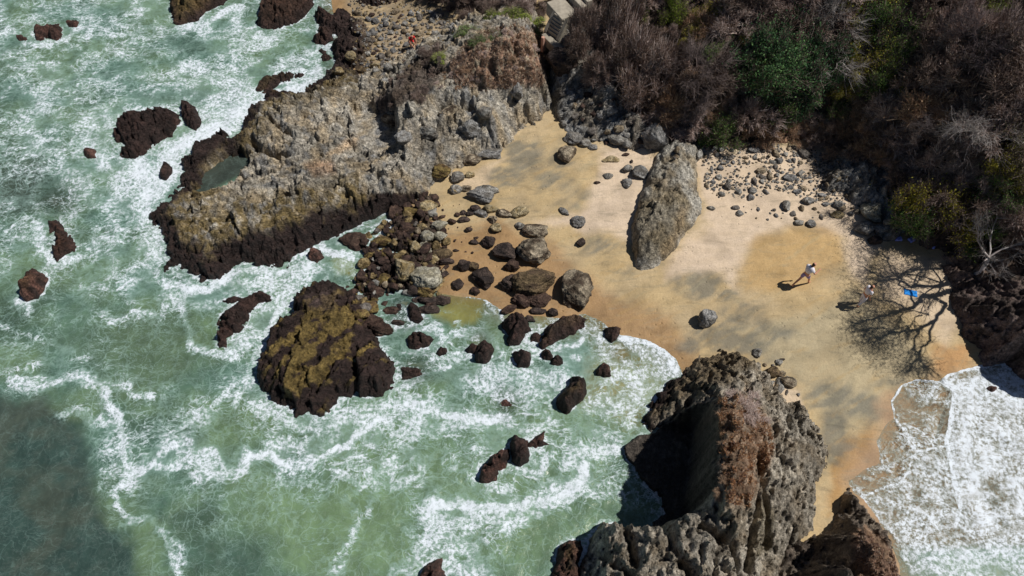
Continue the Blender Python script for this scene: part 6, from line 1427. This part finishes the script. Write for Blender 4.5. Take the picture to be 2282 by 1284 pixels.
def line_segs(pts, ra, rb, sub=4, jit=.04):
    q = [np.array(p) for p in pts]; out = []
    fine = []
    for i in range(len(q) - 1):
        for k in range(sub): fine.append(q[i] + (q[i + 1] - q[i]) * k / sub)
    fine.append(q[-1])
    for i in range(1, len(fine) - 1): fine[i] = fine[i] + rg.normal(size=3) * jit
    n = len(fine) - 1
    for i in range(n): out.append((fine[i], fine[i + 1], ra + (rb - ra) * i / n, ra + (rb - ra) * (i + 1) / n))
    return out, fine
limb_pts = []
for pts_, ra, rb in SHB:
    o_, fine = line_segs([shadow_pt(*p) for p in pts_], ra * .95, rb * .9)
    segs += o_; limb_pts.append(fine)
root = shadow_pt(2330, 655, 2.4); gz = float(G(root[0] + .2, root[1] - .1)[0])
trk, _ = line_segs([(root[0] + .5, root[1] - .2, gz - .4), (root[0] + .3, root[1] - .1, (gz + 3.7) / 2), tuple(root)], .26, .19, 4, .03)
big = empty('shade_tree', (root[0] + .5, root[1] - .2, gz - .2))
tag(big, 'big bare leaning tree at the right edge throwing a branching shadow on the sand', 'tree')
off_ = np.array([root[0] + .5, root[1] - .2, gz - .2])
def shift(sg): return [(a - off_, b - off_, c_, d2) for a, b, c_, d2 in sg]
V1, F1 = tubes(shift(trk), 8); mobj('trunk', raw_mesh('trunk', V1, F1, M_TWIG, colv(len(V1), rg, [lin(150, 140, 134)], 16, .1), True), big)
V1, F1 = tubes(shift(segs), 6); mobj('limbs', raw_mesh('limbs', V1, F1, M_TWIG, colv(len(V1), rg, [lin(160, 150, 144), lin(136, 126, 120)], 12, .1), True), big)
tw, tp = [], []
for fine in limb_pts:
    n = len(fine)
    for i in range(n // 2, n):
        for _ in range(2 if i < n - 2 else 6):
            d = rg.normal(size=3) * .5 + (fine[i] - fine[max(0, i - 3)]) / (np.linalg.norm(fine[i] - fine[max(0, i - 3)]) + .01); d[2] *= .4; d /= np.linalg.norm(d)
            p = fine[i]; L = rg.uniform(.4, .9)
            for k in range(3):
                d = d + rg.normal(size=3) * .3; d[2] *= .6; d /= np.linalg.norm(d)
                p2 = p + d * L / 3; tw.append((p, p2, .02 - .004 * k, .016 - .004 * k)); p = p2; tp.append(p)
                for _ in range(2):
                    dd = d + rg.normal(size=3) * .8; dd /= np.linalg.norm(dd); p3 = p + dd * rg.uniform(.15, .4); tw.append((p, p3, .009, .005)); tp.append(p3)
tp = np.array(tp)
def clump(px, py, h, r, n):
    c0 = shadow_pt(px, py, h); return c0 + rg.normal(size=(n, 3)) * np.array([r, r * 1.1, .28])
CL = [(1935, 615, 5.6, .5, 500), (1945, 570, 5.6, .45, 420), (1985, 585, 5.3, .4, 350), (1960, 650, 5.6, .4, 300), (1985, 625, 5.2, .35, 420), (1975, 680, 5.6, .45, 900), (1950, 735, 5.9, .55, 900), (1990, 765, 5.7, .45, 700), (1935, 700, 6.0, .4, 350), (2075, 805, 5.4, .45, 420), (2040, 800, 5.5, .3, 200),
      (1925, 545, 5.6, .45, 400), (2010, 740, 5.4, .35, 400), (2040, 575, 5.0, .35, 250), (2090, 620, 4.6, .2, 60), (2020, 700, 5.0, .4, 300), (2000, 560, 5.2, .4, 300), (1912, 660, 6.0, .25, 250), (2000, 655, 5.2, .35, 250)]
LP = np.concatenate([clump(q[0], q[1], q[2], q[3], int(q[4] * 2.2)) for q in CL] + [tp[rg.randint(0, len(tp), 500)] + rg.normal(size=(500, 3)) * .1])
for q in LP[::7]:
    d = rg.normal(size=3); d /= np.linalg.norm(d); tw.append((q - d * .16, q + d * .16, .006, .004))
V2, F2 = tubes(shift(tw), 3); C2 = colv(len(V2), rg, [lin(120, 108, 102), lin(96, 84, 76)], 6)
V3, F3 = leaves(LP - off_, .028, rg); C3 = colv(len(V3), rg, [lin(92, 96, 58), lin(110, 104, 70), lin(84, 74, 56)], 4, .3)
mobj('crown', raw_mesh('crown', np.concatenate([V2, V3]), np.concatenate([F2, F3 + len(V2)]), M_LEAF, np.concatenate([C2, C3]), False), big)
print('trees', round(time.time() - T0, 1))
# ================================================================ PEOPLE
SKIN = plain('skin', lin(196, 142, 116), .6, .06); HAIR = plain('dark_hair', lin(46, 32, 28), .6, .1)
WHITE = plain('white_cloth', lin(232, 228, 236), .8, .05); LILAC = plain('lilac_cloth', lin(150, 132, 178), .8, .06); RED_ = plain('red_cloth', lin(206, 48, 50), .8, .06)
BLUE = plain('blue_cloth', lin(40, 140, 226), .8, .06); NAVY = plain('dark_cloth', lin(58, 50, 64), .8, .08); PBLUE = plain('pale_blue_cloth', lin(150, 160, 235), .8, .06)
def skin(name, verts, edges, radii, mat, parent, root=0, sub=1):
    me = bpy.data.meshes.new(name)
    me.from_pydata([tuple(v) for v in verts], edges, [])
    o = mobj(name, me, parent)
    md = o.modifiers.new('skin', 'SKIN'); md.use_smooth_shade = True
    for i, r in enumerate(radii):
        sv = me.skin_vertices[0].data[i]
        sv.radius = (r, r) if not isinstance(r, tuple) else r
        sv.use_root = (i == root)
    sb = o.modifiers.new('subdivision', 'SUBSURF'); sb.levels = sub; sb.render_levels = sub
    me.materials.append(mat)
    return o
def person(label, px, py, heading, H, pose, top, bottom, hairlen, z_off=0.0):
    """pose: joint positions for a 1.7 m figure facing +Y; heading turns it"""
    x, y, z = hit(px, py)
    e = empty('person', (x, y, z + z_off), heading); e.scale = (H / 1.7,) * 3
    tag(e, label, 'person')
    J = {'pel': (0, 0, .95), 'wst': (0, .01, 1.08), 'chs': (0, .03, 1.28), 'nck': (0, .03, 1.45), 'hdb': (0, .05, 1.53), 'hdm': (0, .07, 1.60), 'hdt': (0, .05, 1.67)}
    for s_, n_ in ((-1, 'l'), (1, 'r')):
        J.update({'sh' + n_: (s_ * .17, .03, 1.39), 'el' + n_: (s_ * .22, .02, 1.12), 'wr' + n_: (s_ * .22, .12, .90), 'hp' + n_: (s_ * .09, 0, .90), 'kn' + n_: (s_ * .10, .03, .50), 'an' + n_: (s_ * .10, 0, .09), 'to' + n_: (s_ * .11, .15, .03)})
    J.update(pose)
    Rr = {'pel': .125, 'wst': .105, 'chs': .125, 'nck': .052, 'hdb': .07, 'hdm': .092, 'hdt': .07, 'sh': .06, 'el': .040, 'wr': .026, 'hp': .085, 'kn': .055, 'an': .036, 'to': .03}
    names = list(J); idx = {n: i for i, n in enumerate(names)}
    V_ = [J[n] for n in names]; Rd = [Rr.get(n, Rr.get(n[:2])) for n in names]
    E_ = [('pel', 'wst'), ('wst', 'chs'), ('chs', 'nck'), ('nck', 'hdb'), ('hdb', 'hdm'), ('hdm', 'hdt')]
    for n_ in 'lr': E_ += [('chs', 'sh' + n_), ('sh' + n_, 'el' + n_), ('el' + n_, 'wr' + n_), ('pel', 'hp' + n_), ('hp' + n_, 'kn' + n_), ('kn' + n_, 'an' + n_), ('an' + n_, 'to' + n_)]
    E_ = [(idx[a], idx[b]) for a, b in E_]
    # hands: palm, four fingers of different length and a thumb from the side of the palm
    for n_, s_ in (('l', -1), ('r', 1)):
        wv = np.array(J['wr' + n_]); d = wv - np.array(J['el' + n_]); d /= np.linalg.norm(d)
        side = np.cross(d, [0, 0, 1.]); side /= np.linalg.norm(side) + 1e-6
        palm = wv + d * .07; V_.append(tuple(palm)); Rd.append((.034, .02)); ip = len(V_) - 1; E_.append((idx['wr' + n_], ip))
        for k, (o_, ln) in enumerate(((-.027, .065), (-.009, .075), (.009, .07), (.027, .055))):
            a_ = palm + d * .03 + side * o_; b_ = a_ + d * ln * .6 + np.array([0, 0, -.012]); c_ = b_ + d * ln * .4 + np.array([0, 0, -.02])
            V_ += [tuple(a_), tuple(b_), tuple(c_)]; Rd += [.009, .009, .008]; i_ = len(V_); E_ += [(ip, i_ - 3), (i_ - 3, i_ - 2), (i_ - 2, i_ - 1)]
        t0 = palm - d * .02 - side * s_ * .034; t1 = t0 + d * .035 - side * s_ * .018
        V_ += [tuple(t0), tuple(t1)]; Rd += [.011, .009]; i_ = len(V_); E_ += [(ip, i_ - 2), (i_ - 2, i_ - 1)]
    skin('body', V_, E_, Rd, SKIN, e, idx['pel'])
    # nose and ears belong to the head; hair is its own piece
    hd = np.array(J['hdm']); hair = [tuple(hd + (0, -.02, .045)), tuple(hd + (0, -.075, .01)), tuple(hd + (0, -.085, -.08)), tuple(hd + (0, -.09, -.08 - hairlen))]
    skin('hair', hair, [(0, 1), (1, 2), (2, 3)], [.088, .075, .05, .03], HAIR, e)
    def off(n, dz=0, k=1.0): v = np.array(J[n]); return tuple(v + (0, 0, dz))
    if top:
        vv = [off('pel', .04), off('chs'), off('nck', -.06)] + [off('shl'), off('shr')]
        ml = tuple(np.array(J['shl']) * .45 + np.array(J['ell']) * .55); mr = tuple(np.array(J['shr']) * .45 + np.array(J['elr']) * .55)
        vv += [ml, mr]
        skin('top', vv, [(0, 1), (1, 2), (1, 3), (1, 4), (3, 5), (4, 6)], [.158, .158, .08, .08, .08, .064, .064], top, e)
    if bottom:
        mat_, full = bottom
        def mid(a, b, t): return tuple(np.array(J[a]) * (1 - t) + np.array(J[b]) * t)
        vv = [off('pel', .06), off('pel'), off('hpl'), off('hpr'), mid('hpl', 'knl', .75), mid('hpr', 'knr', .75)]
        ee = [(0, 1), (1, 2), (1, 3), (2, 4), (3, 5)]; rr = [.13, .145, .108, .108, .085, .085]
        if full: vv += [mid('knl', 'anl', .8), mid('knr', 'anr', .8)]; ee += [(4, 6), (5, 7)]; rr += [.06, .06]
        skin('trousers' if full else 'shorts', vv, ee, rr, mat_, e, 1)
    return e
walk = {'knl': (-.10, -.10, .50), 'anl': (-.10, -.42, .16), 'tol': (-.11, -.34, .05), 'knr': (.09, .24, .54), 'anr': (.09, .38, .12), 'tor': (.10, .52, .06),
        'ell': (-.25, .12, 1.14), 'wrl': (-.16, .34, 1.10), 'elr': (.25, .14, 1.14), 'wrr': (.20, .38, 1.18), 'chs': (0, .06, 1.28), 'nck': (0, .10, 1.45), 'hdb': (0, .13, 1.53), 'hdm': (0, .16, 1.60), 'hdt': (0, .14, 1.67)}
person('person with long dark hair in a white top and lilac shorts striding across the sand', 1782, 636, R(-62), 1.68, walk, WHITE, (LILAC, False), .18)
slow = {'knl': (-.10, .08, .50), 'anl': (-.10, .10, .09), 'tol': (-.11, .25, .03), 'knr': (.10, .02, .50), 'anr': (.10, -.12, .10), 'tor': (.11, .02, .03), 'ell': (-.2, -.02, 1.13), 'wrl': (-.2, .08, .9)}
person('person all in white standing at the edge of the tree shadow', 1911, 680, R(-80), 1.6, slow, WHITE, (WHITE, True), .04)
crouch = {'pel': (0, -.05, .62), 'wst': (0, .03, .74), 'chs': (0, .16, .90), 'nck': (0, .24, 1.04), 'hdb': (0, .29, 1.10), 'hdm': (0, .33, 1.15), 'hdt': (0, .34, 1.22), 'shl': (-.17, .2, .98), 'shr': (.17, .2, .98), 'ell': (-.22, .34, .78), 'wrl': (-.14, .46, .60),
          'elr': (.22, .34, .78), 'wrr': (.14, .46, .62), 'hpl': (-.09, -.05, .60), 'hpr': (.09, -.05, .60), 'knl': (-.12, .22, .46), 'knr': (.12, .2, .46)}
person('person in red bending down among the stones of the pebble cove', 918, 107, R(-150), 1.45, crouch, RED_, (RED_, False), .04)

# ---------------------------------------------------------------- things left on the beach
def lumpsheet(name, label, cat, px, py, sx, sy, rot_, mat, h=.05, seed=1, group=None, fold=.04):
    x, y, z = hit(px, py)
    nx, ny = 30, 18
    u, v = np.meshgrid(np.linspace(-.5, .5, nx), np.linspace(-.5, .5, ny))
    X_ = u * sx + .05 * sy * fbm(u * 4, v * 4, 2, seed); Y_ = v * sy + .08 * sy * fbm(u * 3 + 5, v * 4, 2, seed + 1)
    Z_ = h * .5 + fold * fbm(u * 6, v * 5, 3, seed + 2) + fold * .4
    edge_ = np.minimum(.5 - np.abs(u), .5 - np.abs(v)); Z_ = np.where(edge_ < .03, .01 + .4 * Z_, Z_)
    c_, s_ = math.cos(R(rot_)), math.sin(R(rot_))
    top_ = np.stack([X_ * c_ - Y_ * s_, X_ * s_ + Y_ * c_, Z_], -1).reshape(-1, 3); bot = top_ - [0, 0, .02]
    F_ = grid_faces(nx, ny); V_ = np.concatenate([top_, bot]); n0 = nx * ny
    ring = list(range(nx)) + [nx * k + nx - 1 for k in range(1, ny)] + [nx * (ny - 1) + k for k in range(nx - 2, -1, -1)] + [nx * k for k in range(ny - 2, 0, -1)]
    rim = [[ring[k], ring[(k + 1) % len(ring)], ring[(k + 1) % len(ring)] + n0, ring[k] + n0] for k in range(len(ring))]
    F_ = np.concatenate([F_, F_[:, ::-1] + n0, np.array(rim)[:, ::-1]])
    return tag(mobj(name, raw_mesh(name, V_, F_, mat), loc=(x, y, z)), label, cat, group)
lumpsheet('beach_towel', 'bright blue towel spread on the sand in the tree shadow', 'towel', 2029, 653, .56, .30, -14, BLUE, .03)
for i, (a, b, lab) in enumerate([(2000, 534, 'pale blue bundle left of three in the shade under the olive bush'), (2030, 536, 'pale blue bundle in the middle of three under the olive bush'), (2078, 548, 'pale blue bundle right of three nearest the rock bank')]):
    lumpsheet('cloth_bundle', lab, 'bundle', a, b, .30, .24, 30 * i, PBLUE, .16, 5 + i, 'pale blue bundles in the shade', .10)
print('people', round(time.time() - T0, 1))
